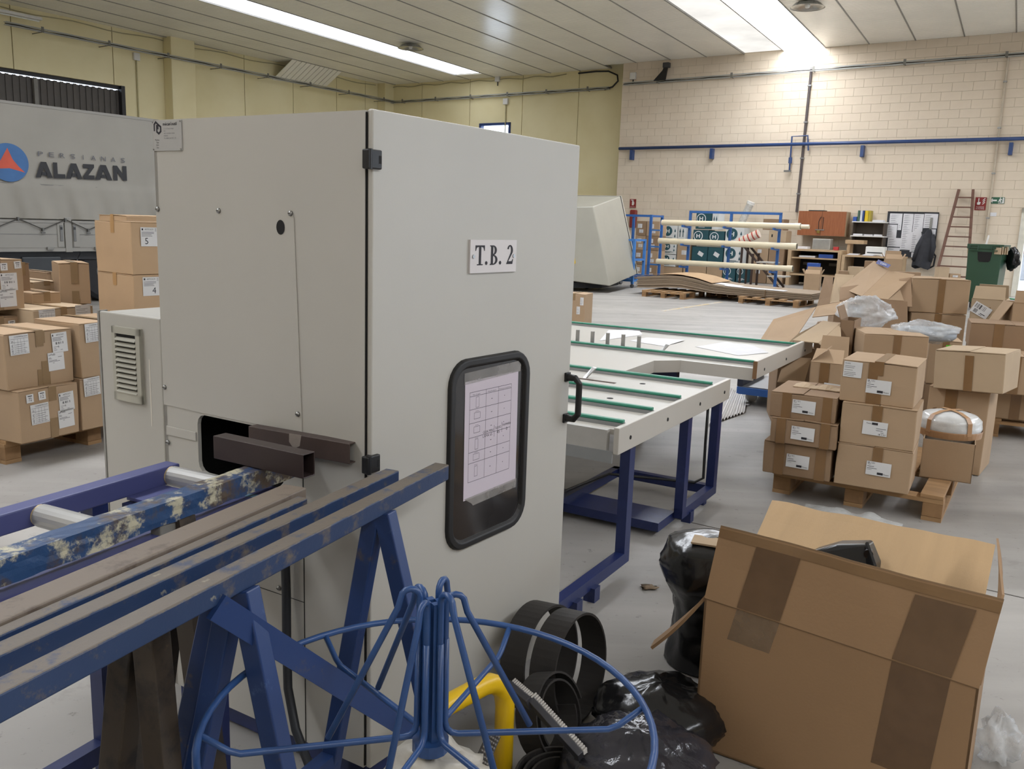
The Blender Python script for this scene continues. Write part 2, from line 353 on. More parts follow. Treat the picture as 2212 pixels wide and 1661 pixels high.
# cable trays with brackets
m_tray = mat('galvanised_tray', 'a9a9a3', .5, .25)
def tray(label, M, x0, x1, z0, z1, y=-.09, n=6):
    t = thing('cable_tray', label, 'cable tray', M @ Vector((x0, y, z0)), 0)
    P = lambda x, dz=0, dy=0: M @ Vector((x, y+dy, z0+(z1-z0)*(x-x0)/(x1-x0)+dz))
    b = MB(); L = x1-x0
    for dy in (-.05, .05):
        for dz in (-.035, .035): b.bar(P(x0, dz, dy), P(x1, dz, dy), .012, .02)
    k = int(L/.16)
    for i in range(k): b.bar(P(x0+(i+.5)*L/k, 0, -.05)-UP*.03, P(x0+(i+.5)*L/k, 0, -.05)+UP*.03, .07, .008)
    b.build('rail', m_tray, t)
    c = MB(); c.tube([P(x0+L*i/40, .01*math.sin(i*1.7)-.005, .0) for i in range(41)], .014, 6); c.build('cable', black, t)
    for i in range(n):
        x = x0+(i+.5)*L/n; b = MB(); MX = Matrix.Translation(P(x)) @ M.to_3x3().to_4x4(); b.box(-.012, .012, -.06, -y, -.055, -.035, MX).box(-.035, .035, -.06, -.05, -.06, .09, MX); b.build('bracket', mat('grey_bracket', '75736b', .5, .2), t)
tray('galvanised cable tray along the yellow left wall', LW, -5, 10.4, 6.26, 6.17, -.5, 8)
tray('galvanised cable tray along the yellow far wall above the blue window', BW, .4, 10.5, 6.15, 6.19, -.12, 6)
tray('galvanised cable tray along the cream block wall', RW, .1, 15, 6.17, 6.3, -.12, 6)
# lamps
for p, lab in (((-3.49, 28.36, 6.82), 'round ceiling lamp beside the narrow skylight'), ((6.636, 21.761, 6.82), 'round ceiling lamp right of the bright wide skylight')):
    t = thing('ceiling_lamp', lab, 'lamp', p)
    MB().lathe(p, [(.0, .03), (.1, .03), (.3, -.02), (.38, -.10), (.40, -.11), (.36, -.09), (.26, -.03), (.05, .0), (0, 0)], 24).build('reflector', mat('lamp_aluminium', 'b9b9b5', .25, .9), t, smooth=True)
    MB().lathe(p, [(0, -.12), (.05, -.11), (.07, -.05), (.03, -.01), (0, -.01)], 12).build('bulb', mat('frosted_bulb', 'e8e6df', .3), t, smooth=True)
t = thing('tube_lamp', 'white fluorescent batten under the ceiling by the left wall', 'lamp', LW @ Vector((-5, -.5, 6.55)), YL)
MB().box(-6.2, -4.05, -.6, -.44, 6.5, 6.58, LW).build('housing', white, t, bevel=.01); MB().cyl(LW @ Vector((-6.15, -.52, 6.475)), LW @ Vector((-4.1, -.52, 6.475)), .018, 8).build('tube', mat('glass_tube', 'e9e9e4', .3), t)
# blue compressed-air rail and pipes on the block wall
m_pipe = mat('blue_pipe_paint', '2b4372', .4)
t = thing('air_pipe', 'long blue compressed air pipe on brackets across the cream block wall', 'pipe', RW @ Vector((.1, -.15, 4.09)), YR)
MB().cyl(RW @ Vector((.08, -.15, 4.09)), RW @ Vector((15.5, -.15, 4.15)), .05, 10).build('pipe', m_pipe, t, smooth=True)
for x in (.55, 3.35, 7.9, 12.0-.35): MB().box(x-.045, x+.045, -.19, 0, 3.72, 4.04, RW).build('bracket', m_pipe, t)
def WX(p): return RW.inverted() @ Vector(p)
q = [WX(v) for v in ((8.656, 26.905, 3.925), (8.611, 26.935, 4.354), (8.223, 27.192, 4.339), (8.232, 27.186, 3.307))]
t = thing('drop_pipe', 'thin blue drop pipe with a looped top below the long air pipe', 'pipe', RW @ Vector((q[3].x, -.1, q[3].z)), YR)
MB().tube([RW @ Vector((v.x, -.15, v.z)) for v in q], .025, 8).build('pipe', m_pipe, t); MB().cyl(RW @ Vector((q[3].x, -.15, q[3].z+.25)), RW @ Vector((q[3].x, -.15, q[3].z+.42)), .055, 8).build('valve', m_pipe, t)
MB().box(q[3].x-.16, q[3].x+.05, -.18, -.12, q[3].z+.0, q[3].z+.05, RW).build('tap', steel, t)
for lab, a, b2, r, mt in (('dark vertical conduit on the block wall above the wooden wall cupboard', (8.526, 26.991, 6.296), (8.485, 27.018, 2.127), .04, 'rust'), ('pale vertical conduit on the block wall by the exit sign', (12.774, 24.18, 6.183), (12.785, 24.173, 1.464), .03, 'pale')):
    a, b2 = WX(a), WX(b2); t = thing('conduit', lab, 'conduit', RW @ Vector((b2.x, -.05, b2.z)), YR)
    mt = mat('dark_conduit', '4a4140', .5) if mt == 'rust' else mat('cream_conduit', 'b9ac97', .6)
    MB().cyl(RW @ Vector((a.x, -.05, a.z)), RW @ Vector((b2.x, -.05, b2.z)), r, 8).build('pipe', mt, t)
    for i in range(4):
        z = b2.z+(a.z-b2.z)*(i+.5)/4; x_ = b2.x+(a.x-b2.x)*(i+.5)/4; MB().box(x_-r*1.4, x_+r*1.4, -.1, 0, z, z+.04, RW).build('clip', steel, t)
# small fittings high on the walls
p = WX((4.622, 29.575, 6.374))
t = thing('antenna', 'small black wall antenna standing on the cable tray of the block wall', 'antenna', RW @ Vector((p.x, -.2, p.z-.15)), YR)
MB().prism([RW @ Vector((p.x+a, -.24, p.z+b_)) for a, b_ in ((-.3, -.18), (.1, -.18), (.17, .3), (.07, .3), (.0, .12))], RW.to_3x3() @ Vector((0, .08, 0))).build('bracket', black, t)
MB().box(p.x+.0, p.x+.22, -.26, -.1, p.z+.2, p.z+.36, RW).build('head', mat('antenna_grey', '3c3c3f', .4), t, bevel=.02)
for M, x, z, lab in ((LW, -.95, 6.12, 'small white junction box under the tray on the left wall'), (BW, 6.15, 5.95, 'small white junction box under the tray on the far wall'), (BW, 5.75, 6.78, 'small white box under the ceiling on the far wall'), (RW, .4, 6.42, 'small white box above the tray on the block wall')):
    t = thing('junction_box', lab, 'junction box', M @ Vector((x, 0, z)), 0); MB().box(x-.1, x+.1, -.09, 0, z-.11, z+.11, M).build('housing', white, t, bevel=.01)
    if z < 6.2: MB().cyl(M @ Vector((x, -.03, z-.1)), M @ Vector((x, -.03, 2.2)), .022, 6).build('conduit', mat('wall_conduit', 'b0a67d', .6), t)
    else: MB().cyl(M @ Vector((x, -.03, z-.1)), M @ Vector((x, -.03, z-.25)), .02, 6).build('gland', black, t)
for M, x0, x1, lab in ((LW, -6, 9.5, 'thin pale cable run along the ceiling line of the left wall'), (BW, .6, 8.7, 'thin pale cable run along the ceiling line of the far wall')):
    t = thing('wall_cable', lab, 'cable', M @ Vector((x0, 0, 6.7)), 0)
    MB().tube([M @ Vector((x0+(x1-x0)*i/30, -.03, 6.74+.03*math.sin(i*1.3))) for i in range(31)], .016, 5).build('cable', mat('pale_cable', 'aaa17e', .6), t)
t = thing('loop_cable', 'black cable looping from the ceiling to the tray at the edge of the block wall', 'cable', BW @ Vector((10.4, -.1, 6.2)), 0)
MB().tube([BW @ Vector(v) for v in ((9.2, -.05, 6.76), (9.9, -.06, 6.78), (10.4, -.08, 6.75), (10.75, -.1, 6.6), (10.8, -.12, 6.4), (10.6, -.12, 6.22), (10.3, -.12, 6.15))], .03, 6).build('cable', black, t)

# ------------------------------------------------------------------ drilling machine
m_mach = mat('machine_grey_paint', 'b2afa7', .42, 0, .035, 1.5, .03, 300); m_dark = mat('dark_interior', '0e0c0c', .8)
m_nb = peel('navy_frame_paint', '1b2754', '222f60', '2f3b68', .38, 4, 6, .55, .68, bump=.1)
QY = 149.0; K = Vector((-0.359, 2.08, 1.745)); MF = fr((K.x, K.y, 0), QY)     # x runs along the infeed face, away from the near corner; y = out of it toward the viewer's left
HT, WD, DP = 1.745, .757, .93
def mf(x, y, z): return MF @ Vector((x, y, z))
dm = thing('drilling_machine', 'tall light grey drilling machine with a door window and a T.B. 2 sign', 'machine', (K.x, K.y, 0), QY)
b = MB(); t_ = .012                                            # shell with an opening in the infeed face
b.box(0, WD, -DP, -DP+t_, .07, HT, MF).box(0, t_, -DP, -t_, .07, HT, MF).box(WD-t_, WD, -DP, 0, .07, HT, MF).box(t_, WD-t_, -DP+t_, -t_, HT-t_, HT, MF).box(t_, WD-t_, -DP+t_, -t_, .07, .09, MF)
hx0, hx1, hz0, hz1, rc = .28, .615, .772, .942, .03
hole = [(hx1-rc-.0+rc*math.cos(R(a)), hz1-rc+rc*math.sin(R(a))) for a in (0, 30, 60, 90)]
top = [(WD, hz1-rc), (hx1, hz1-rc)]+hole[1:]+[(hx0+rc, hz1), (hx0, hz1-rc), (0, hz1-rc), (0, HT), (WD, HT)]
bot = [(WD, hz1-rc), (WD, .07), (0, .07), (0, hz1-rc), (hx0, hz1-rc), (hx0, hz0+rc), (hx0+rc, hz0)]+[(hx1-rc+rc*math.cos(R(a)), hz0+rc+rc*math.sin(R(a))) for a in (270, 300, 330, 360)]+[(hx1, hz1-rc)]
for o in (top, bot): b.prism([mf(x, 0, z) for x, z in o], MF.to_3x3() @ Vector((0, -t_, 0)))
b.build('body', m_mach, dm)
b = MB(); b.box(hx0-.1, hx1+.1, -.30, -.29, hz0-.1, hz1+.1, MF).box(hx0-.1, hx1+.1, -.3, -.014, hz1+.02, hz1+.03, MF).box(hx0-.1, hx1+.1, -.3, -.014, hz0-.05, hz0-.04, MF).box(hx0-.1, hx0-.09, -.3, -.014, hz0-.1, hz1+.1, MF).box(hx1+.09, hx1+.1, -.3, -.014, hz0-.1, hz1+.1, MF); b.build('inner_housing', m_dark, dm)
# removable cover, seam, fold plate
cov = [(WD-.001, .95), (WD-.001, 1.512), (.245, 1.512), (.233, 1.508), (.228, 1.495), (.208, .98), (.208, hz1+.006), (.60, hz1+.006)]
b = MB(); b.prism([mf(x, .0005, z) for x, z in cov], MF.to_3x3() @ Vector((0, .0018, 0))); cv = b.build('cover_plate', m_mach, dm)
MB().prism([mf(.273+.0145*math.cos(R(a)), .003, 1.471+.0185*math.sin(R(a))) for a in range(0, 360, 20)], MF.to_3x3() @ Vector((0, .0004, 0))).build('hole', m_dark, cv)
MB().box(.206, .2085, 0, .0012, .07, hz1, MF).build('seam', m_dark, dm); MB().box(.209, .38, 0, .001, .481, .4825, MF).build('seam', m_dark, dm)
MB().box(.62, .748, .0005, .004, .862, .888, MF).build('fold_strip', m_mach, dm, bevel=.001)
for x, z in ((.747, 1.506), (.499, 1.507), (.238, 1.506), (.221, .998), (.748, 1.002), (.743, .839), (.30, .50)):
    b = MB(); o = mf(x, .0025, z); b.lathe(o, [(0, .006), (.003, .0058), (.006, .004), (.0075, 0), (0, 0)], 12, MF.to_3x3() @ Matrix.Rotation(R(-90), 3, 'X')); s_ = b.build('screw', steel, dm, smooth=True)
    MB().box(x-.0035, x+.0035, .0084, .0092, z-.0008, z+.0008, MF).build('slot', m_dark, s_)
# maker's plate
PLX = MF.to_3x3() @ Vector((-1, 0, 0))
pl = MB().box(.637, .757, .0005, .003, 1.663, 1.742, MF).build('maker_plate', mat('brushed_plate', 'b0afac', .4, .2, .03), dm)
def tx(par, body, x, z, H, W=None, mt=ink, name='lettering'): MB().text(body, mf(x, .0035, z), PLX, UP, W, H).build(name, mt, par)
tx(pl, "mécan'outil", .7115, 1.729, .0085, .056); tx(pl, "mécan'outil", .7109, 1.7292, .0085, .056)
for i, l in enumerate(('Z.I. du Chateau Rouge', 'BP 11', '44522 ANCENIS CEDEX', 'FRANCE', 'Tel. 0033 2 40 98 11 30')): tx(pl, l, .7085, 1.7195-.0063*i, .0033, [.041, .009, .045, .017, .050][i], mat('grey_ink', '6a686c', .7))
for i, l in enumerate(('Machine', 'Type', 'Serie', 'Date')): tx(pl, l, [.746, .741, .7415, .7405][i], 1.690-.0068*i, .0042, [.018, .010, .0105, .0095][i])
b = MB()                                                       # emblem: an angular m linked with a hexagon
def stroke(p, q, w):
    d = (Vector((q[0], 0, q[1]))-Vector((p[0], 0, p[1]))); n_ = Vector((-d.z, 0, d.x)).normalized()*w/2; e_ = d.normalized()*w*.35
    P = Vector((p[0], .0032, p[1]))-e_; Q = Vector((q[0], .0032, q[1]))+e_; b.prism([MF @ (P-n_), MF @ (Q-n_), MF @ (Q+n_), MF @ (P+n_)], MF.to_3x3() @ Vector((0, .0004, 0)))
L_ = [(.7476, 1.717), (.7476, 1.733), (.741, 1.739), (.7308, 1.732), (.7213, 1.7262), (.7213, 1.7143), (.7294, 1.7085), (.7374, 1.7134), (.7374, 1.730)]
for i in range(8): stroke(L_[i], L_[i+1], .0050)
stroke((.7325, 1.731), (.7325, 1.7215), .0042)
b.build('emblem', ink, pl)
for x, z in ((.754, 1.739), (.641, 1.739), (.754, 1.667), (.641, 1.667)): MB().cyl(mf(x, .003, z), mf(x, .0045, z), .0022, 8).build('rivet', steel, pl)
# door, standing slightly ajar
D0 = Vector((-0.341, 2.075, 1.745)); DF = fr((D0.x, D0.y, 0), 55.0); DW = .925
MB().box(-.0025, .0, -DP+.03, -.002, .075, HT-.004, MF).build('gap_shade', m_dark, dm)  # dark strip standing in for the shade in the door gap
dr = MB().box(0, DW, 0, .0165, .07, 1.748, DF).build('door', m_mach, dm, bevel=.004)
def df(x, y, z): return DF @ Vector((x, y, z))
DX = DF.to_3x3() @ Vector((1, 0, 0)); DN = DF.to_3x3() @ Vector((0, -1, 0))
for z in (1.635, .905):
    b = MB(); b.box(-.022, .024, -.009, .012, z-.022, z+.022, DF); h = b.build('hinge', black, dm, bevel=.003)
    MB().box(.013, .021, -.0095, -.006, z-.009, z+.009, DF).build('slot', m_dark, h); MB().cyl(df(-.013, -.004, z-.023), df(-.013, -.004, z+.023), .007, 10).build('pin', black, h)
# sign T.B. 2 in condensed serif capitals
sg = MB().box(.369, .586, -.006, 0, 1.363, 1.453, DF).build('sign_plate', mat('sign_white', 'cfcac9', .5, 0, .02), dr)
b = MB()
def gl(pts): b.prism([df(.369+x/1000, -.0063, 1.363+z/1000) for x, z in pts], DN*.0004)
def gcurve(c0, pts_out, pts_in): gl(pts_out+pts_in[::-1])
# T
gl([(48, 24), (48, 71), (38, 71), (38, 24)]); gl([(30, 21), (56, 21), (56, 24), (30, 24)]); gl([(22, 75), (22, 60), (24, 60), (28, 69), (38, 71), (48, 71), (58, 69), (62, 60), (64, 60), (64, 75)])
dot = lambda x: gl([(x+5.6*math.cos(R(a)), 26.5+5.2*math.sin(R(a))) for a in range(0, 360, 24)])
dot(72); dot(137)
# B
gl([(88, 21), (103, 21), (103, 75), (88, 75), (88, 73), (93, 71), (93, 25), (88, 23)])
for zc, rx, rz in ((61.5, 17, 13.5), (35, 21, 14)):
    o = [(103+rx*math.cos(R(a)), zc+rz*math.sin(R(a))) for a in range(-90, 91, 15)]; i_ = [(103+(rx-10)*math.cos(R(a)), zc+(rz-3.4)*math.sin(R(a))) for a in range(-90, 91, 15)]
    for k in range(len(o)-1): gl([o[k], o[k+1], i_[k+1], i_[k]])
# 2
o = [(184+14*math.cos(R(a)), 61+15*math.sin(R(a))) for a in range(165, -31, -15)]; i_ = [(183+5.5*math.cos(R(a)), 61+11*math.sin(R(a))) for a in range(165, -31, -15)]
for k in range(len(o)-1): gl([o[k], o[k+1], i_[k+1], i_[k]])
gl([o[-1], i_[-1], (168, 24), (174, 27)]); gl([(167, 22), (197, 22), (200, 36), (197, 36), (193, 30), (176, 30), (168, 25)])
b.build('lettering', ink, sg)
for x in (.383, .572): MB().cyl(df(x, -.006, 1.408), df(x, -.0085, 1.408), .0055, 10).build('screw', steel, sg)
# window with rubber frame, sheet taped inside the pane
wc, ww, wh = (.484, .851), .385, .555
oo = rrect(ww, wh, .075, 6); ii = rrect(ww-.056, wh-.056, .055, 6); b = MB(); n_ = len(oo)
for A_, B_, y0, y1 in ((oo, ii, -.012, -.012),):
    vs = [df(wc[0]+x, .001, wc[1]+z) for x, z in oo]+[df(wc[0]+x*.985, -.012, wc[1]+z*.985) for x, z in oo]+[df(wc[0]+x*1.03, -.012, wc[1]+z*1.03) for x, z in ii]+[df(wc[0]+x, -.002, wc[1]+z) for x, z in ii]
    b._a(vs, [(r_*n_+i, r_*n_+(i+1) % n_, (r_+1)*n_+(i+1) % n_, (r_+1)*n_+i) for r_ in range(3) for i in range(n_)])
wn = b.build('window_frame', mat('black_rubber', '161515', .55), dr, smooth=False, bevel=.003)
m_tint = mat('tinted_acrylic', '2d2b2b', .12, 0, .15, 3)
MB().prism([df(wc[0]+x, -.0012, wc[1]+z) for x, z in ii], -DN*.001).build('pane', m_tint, wn)
sh = MB()._a([df(x, -.0022, z) for x, z in ((.369, .717), (.627, .722), (.622, 1.065), (.365, 1.063))], [(0, 1, 2, 3)]).build('sheet', mat('printed_sheet', 'c3b9c2', .7, 0, .02), dr, solid=.0005)
b = MB(); PXm = lambda u, w: df(.365+u, -.0026, .717+w)
def ln(u0, w0, u1, w1, t=.0012):
    if u0 == u1: b._a([PXm(u0, w0), PXm(u0+t, w0), PXm(u0+t, w1), PXm(u0, w1)], [(0, 1, 2, 3)])
    else: b._a([PXm(u0, w0), PXm(u1, w0), PXm(u1, w0+t), PXm(u0, w0+t)], [(0, 1, 2, 3)])
ws_ = [.050, .098, .128, .166, .196, .230, .262, .279]
for w in [.050, .105, .137, .180, .222, .262, .300, .312]: ln(.022, w, .224, w)
for u in (.022, .098, .158, .223): ln(u, .05, u, .312)
rows = [.078, .121, .158, .201, .242, .281]
for i, w in enumerate(rows):
    if i in (0, 2, 5): w_, h_ = .014, .03
    else: w_, h_ = .028, .018
    for q in (0, 1): ln(.058-w_/2, w-h_/2+q*h_, .058+w_/2, w-h_/2+q*h_, .001); ln(.058-w_/2+q*w_, w-h_/2, .058-w_/2+q*w_, w+h_/2, .001)
    ln(.05, w+h_/2+.004, .066, w+h_/2+.004, .0008); ln(.124, w, .130, w, .0016); ln(.188, w, .191, w, .0022)
for body, u, w, H, W in (('Tipo de guia', .035, .303, .004, .035), ('Taladradora', .105, .303, .004, .042), ('Distancia al extremo', .162, .303, .004, .058)): b.text(body, PXm(u, w), DX, UP, W, H)
for body, u, w, H, W in (('GUIA MINI', .088, .183, .008, .05), ('LAMA 65', .088, .171, .008, .045), ('TALADRO', .146, .186, .008, .03), ('45', .156, .172, .009, .014), ('PASAMANERIA', .184, .190, .007, .042), ('0', .202, .174, .010, .007)): b.text(body, PXm(u, w), DX, UP, W, H)
ln(.142, .165, .142, .2, .0012); ln(.180, .172, .180, .203, .0012)
b.build('print', ink, sh)
m_tape = film('clear_packing_tape', 'a6a29e', .5, .12)
for q in (((.361, 1.055), (.632, 1.063), (.636, 1.096), (.361, 1.088)), ((.372, .722), (.630, .728), (.629, .700), (.414, .694), (.405, .703))):
    b = MB(); b._a([df(x, -.003, z) for x, z in q], [tuple(range(len(q)))]); b.build('tape', m_tape, dr)
# handle on the free edge
b = MB(); hz = [(.905, 0, 1.010), (.905, -.034, 1.010), (.905, -.05, .994), (.905, -.05, .892), (.905, -.034, .874), (.905, 0, .874)]
b.tube([df(x, y, z) for x, y, z in hz], [.013, .012, .011, .011, .012, .013], 8); b.box(.891, .92, -.008, 0, .996, 1.026, DF).box(.891, .92, -.008, 0, .858, .888, DF); b.build('handle', black, dr, bevel=.002)
# plinth and feet of blue steel under the shell
b = MB()
for x in (.04, WD-.04): b.bar(mf(x, -.02, .04), mf(x, -DP+.02, .04), .06, .06)
for y in (-.05, -DP+.05): b.bar(mf(.0, y, .04), mf(WD, y, .04), .06, .06)
b.build('plinth', m_nb, dm)
for x in (.06, WD-.06):
    for y in (-.06, -DP+.06): MB().cyl(mf(x, y, 0), mf(x, y, .02), .025, 12).build('foot', black, dm)
# electrical cabinet behind it
E0 = Vector((-1.064, 2.6, 1.184)); EF = fr((E0.x, E0.y, 0), QY); EH = 1.183
ec = thing('electrical_cabinet', 'low light grey electrical cabinet with a louvred vent behind the drilling machine', 'cabinet', (E0.x, E0.y, 0), QY)
MB().box(0, .285, -.45, -.02, .02, EH, EF).build('body', m_mach, ec, bevel=.006); ed = MB().box(0, .298, -.018, 0, .06, EH, EF).build('door', m_mach, ec, bevel=.004)
MB().box(.298, .306, -.03, .002, .06, EH+.002, EF).build('edge_strip', mat('machine_grey_edge', '8f8d88', .5), ec)
def EL(px): return px
vx0, vx1, vz0, vz1 = .085, .222, 1.159-.25, 1.159-.015
vn = MB(); vn.box(vx0, vx1, 0, .006, vz0, vz1, EF); vp = vn.build('vent', mat('vent_plastic', 'a9a699', .5), ed)
b = MB(); b.box(vx0, vx0+.02, .006, .013, vz0, vz1, EF).box(vx1-.017, vx1, .006, .013, vz0, vz1, EF).box(vx0, vx1, .006, .013, vz1-.022, vz1, EF).box(vx0, vx1, .006, .013, vz0, vz0+.028, EF); b.build('vent_frame', MATS['vent_plastic'], vp, bevel=.001)
for i in range(11):
    z = vz0+.035+i*.0165; b = MB(); b.hexa([EF @ Vector(p) for p in ((vx0+.02, .006, z), (vx1-.017, .006, z), (vx1-.017, .006, z+.003), (vx0+.02, .006, z+.003), (vx0+.02, .016, z-.008), (vx1-.017, .016, z-.008), (vx1-.017, .016, z-.005), (vx0+.02, .016, z-.005))]); b.build('louvre', MATS['vent_plastic'], vp)
MB().box(vx0+.02, vx1-.017, .0062, .0068, vz0+.03, vz1-.022, EF).build('gap', m_dark, vp)
MB().box(.055, .06, 0, .0008, EH-.34, EH-.13, EF).build('scratch', mat('chipped_primer', 'd5cfc4', .8), ed)

# ------------------------------------------------------------------ sorting table on the outfeed side
TB = fr((0.419, 3.439, 0.0), 59.47); TZ = .685
tb = thing('sorting_table', 'white two-arm sorting table with green rails on a navy blue steel frame', 'table', TB.to_translation(), 59.47)
def tp(x, y, z): return TB @ Vector((x, y, z))
m_tw = mat('white_laminate', 'b8b3aa', .35, 0, .03, 1.2); m_grn = mat('green_plastic_rail', '2f8168', .35, 0, .08, 20); m_alu = mat('grey_profile', '8b8c8c', .4, .3)
m_wood = mat('chipboard_edge', '7b5c3e', .8)
outline = [(.03, 0), (1.34, 0), (1.34, .58), (1.915, .60), (2.06, .47), (2.06, 0), (3.42, 0), (3.42, 2.4), (.03, 2.4)]
MB().prism([tp(x, y, TZ-.022) for x, y in outline], (0, 0, .022)).build('tabletop', m_tw, tb)
for (x0, x1, y0, y1, z0, z1) in ((-.0, 1.50, -.024, 0, .588, .70), (2.03, 3.55, -.024, 0, .625, .735)): MB().box(x0, x1, y0, y1, z0, z1, TB).build('end_board', m_tw, tb, bevel=.003)
MB().box(2.024, 2.03, -.0245, 0, .627, .733, TB).build('board_edge', m_wood, tb)
for (p, q) in (((1.34, .0), (1.34, .58)), ((1.34, .58), (1.915, .60)), ((1.915, .60), (2.06, .47)), ((2.06, .47), (2.06, 0))):
    d = Vector((q[0]-p[0], q[1]-p[1], 0)).normalized(); MB().hexa([tp(p[0], p[1], TZ-.075), tp(q[0], q[1], TZ-.075), tp(q[0]+d.y*.012, q[1]-d.x*.012, TZ-.075), tp(p[0]+d.y*.012, p[1]-d.x*.012, TZ-.075), tp(p[0], p[1], TZ+.001), tp(q[0], q[1], TZ+.001), tp(q[0]+d.y*.012, q[1]-d.x*.012, TZ+.001), tp(p[0]+d.y*.012, p[1]-d.x*.012, TZ+.001)]).build('apron', m_tw, tb)
MB().box(.0, .03, .03, 2.4, .565, TZ, TB).build('apron', mat('bare_board_face', 'a9a6a0', .5), tb); MB().box(-.004, .002, .0, .9, .55, .60, TB).build('lower_strip', m_alu, tb)
for x, y0 in ((.10, 0), (.42, 0), (.775, 0), (1.25, 0), (2.19, 0), (3.30, 0)):
    rl = MB().box(x-.016, x+.016, y0, 2.4, TZ, TZ+.016, TB).build('rail_profile', m_alu, tb); MB().box(x-.012, x+.012, y0, 2.4, TZ+.016, TZ+.03, TB).build('rail', m_grn, tb, bevel=.004)
for i in range(5): MB().tube([tp(2.26, 1.30-.115*i, TZ), tp(2.26, 1.30-.115*i, TZ+.10)], .014, 10).build('stop_pin', mat('pin_alu', 'a5a29f', .4, .5), tb)
MB().box(2.225, 2.255, .80, 2.4, TZ, TZ+.022, TB).build('toothed_belt', mat('black_belt', '181818', .7), tb)
for x, y in ((2.27, .70), (1.06, .66)): MB().hexa([tp(x-.012, y, TZ), tp(x+.012, y, TZ), tp(x+.012, y-.02, TZ), tp(x-.012, y-.02, TZ), tp(x+.02, y-.04, TZ+.06), tp(x+.044, y-.04, TZ+.06), tp(x+.044, y-.06, TZ+.055), tp(x+.02, y-.06, TZ+.055)]).build('lever', steel, tb)
MB().box(1.0, 1.03, .45, .72, TZ, TZ+.0012, TB).build('slot', mat('slot_brown', '3a2718', .8), tb)
for x, y in ((1.1, .33), (.62, .3)): MB().cyl(tp(x, y, TZ), tp(x, y, TZ+.0012), .016, 12).build('hole', m_dark, tb)
for x in (.12, .55, 1.0, 1.40, 2.2, 2.75, 3.3): MB().cyl(tp(x, -.024, .64 if x < 2 else .665), tp(x, -.0265, .64 if x < 2 else .665), .009, 8).build('screw', m_dark, tb)
def beam(a, c, w=.045, h=.05, name='beam'): MB().bar(tp(*a), tp(*c), w, h).build(name, m_nb, tb)
for x in (.215, .945, 1.44): MB().box(x-.028, x+.028, .0, .045, .05, .66, TB).build('leg', m_nb, tb)
beam((-.7, .022, .075), (.243, .022, .075)); beam((.917, .022, .075), (1.468, .022, .075)); beam((1.44, .045, .075), (1.44, .62, .075)); beam((-.6, .60, .075), (1.465, .60, .075)); beam((.62, .05, .2), (.62, .62, .2)) if False else None
MB().hexa([tp(.55, .05, .02), tp(.75, .05, .02), tp(.75, .58, .02), tp(.55, .58, .02), tp(.55, .05, .075), tp(.75, .05, .075), tp(.75, .58, .075), tp(.55, .58, .075)]) if False else None
MB().box(.72, .95, .05, 1.1, .03, .075, TB).build('base_channel', m_nb, tb)
beam((-.6, .60, .075), (-.1, 1.6, .075)); beam((.945, .6, .3), (.945, 2.3, .3)) if False else None
MB().cyl(tp(.86, .30, .075), tp(.86, .30, .105), .008, 8).build('knob_stem', steel, tb); MB().cyl(tp(.86, .30, .105), tp(.86, .30, .125), .02, 10).build('knob', black, tb)
for x, y in ((-.12, -.02), (-.28, -.02), (1.05, -.01), (1.38, .03), (.75, 1.0), (-.5, .6)): MB().box(x-.025, x+.025, y, y+.05, 0, .06, TB).build('foot', m_nb, tb)
beam((1.44, 0.62, .64), (1.44, 2.3, .64), .05, .05); beam((1.44, .9, .6), (3.3, .9, .6), .05, .1); beam((2.12, .5, .6), (2.12, 2.3, .6), .05, .08)
for x, y in ((2.6, .9), (3.3, 2.2), (1.44, 2.2), (.215, 2.2)): MB().box(x-.025, x+.025, y, y+.05, 0, .66, TB).build('leg', m_nb, tb)
MB().cyl(tp(1.95, .75, .52), tp(2.25, .75, .52), .07, 16).build('motor', black, tb, bevel=.006)
cb = MB(); cb.tube([tp(*p) for p in ((1.40, .06, .6), (1.40, .06, .35), (1.41, .06, .14), (1.38, .1, .115), (1.25, .56, .112), (1.0, .59, .115), (.7, .6, .125), (.45, .6, .11), (.3, .62, .12), (.0, .64, .11), (-.5, .66, .11))], .008, 6); cb.build('cable', black, tb, smooth=True)
for i, (q, lab) in enumerate(((((2.527, 1.255), (3.105, 1.16), (3.342, 1.29), (3.184, 1.483)), 'white sheet of paper lying on the sorting table by the row of stop pins'), (((2.691, 1.09), (2.592, 0.784), (3.002, 0.779), (2.969, 1.066)), 'white sheet of paper overlapping the first one on the sorting table'), (((2.733, 0.606), (2.523, 0.236), (2.811, 0.112), (3.188, 0.521)), 'creased white sheet of paper near the end of the sorting table'))):
    p0 = tp(q[0][0], q[0][1], TZ); t = thing('paper_sheet', lab, 'paper', p0, 59.47); b = MB(); rp = random.Random(i)
    Q = [Vector((*v, 0)) for v in q]
    b.grid(lambda u, v: tp(*(Q[0].lerp(Q[1], u).lerp(Q[3].lerp(Q[2], u), v)).xy, TZ+.002+(.03*max(0, math.sin(math.pi*u*1.3-1))*max(0, v-.3) if i == 2 else .006*v*u)), 6, 6)
    b.build('sheet', paper, t, solid=.0006)
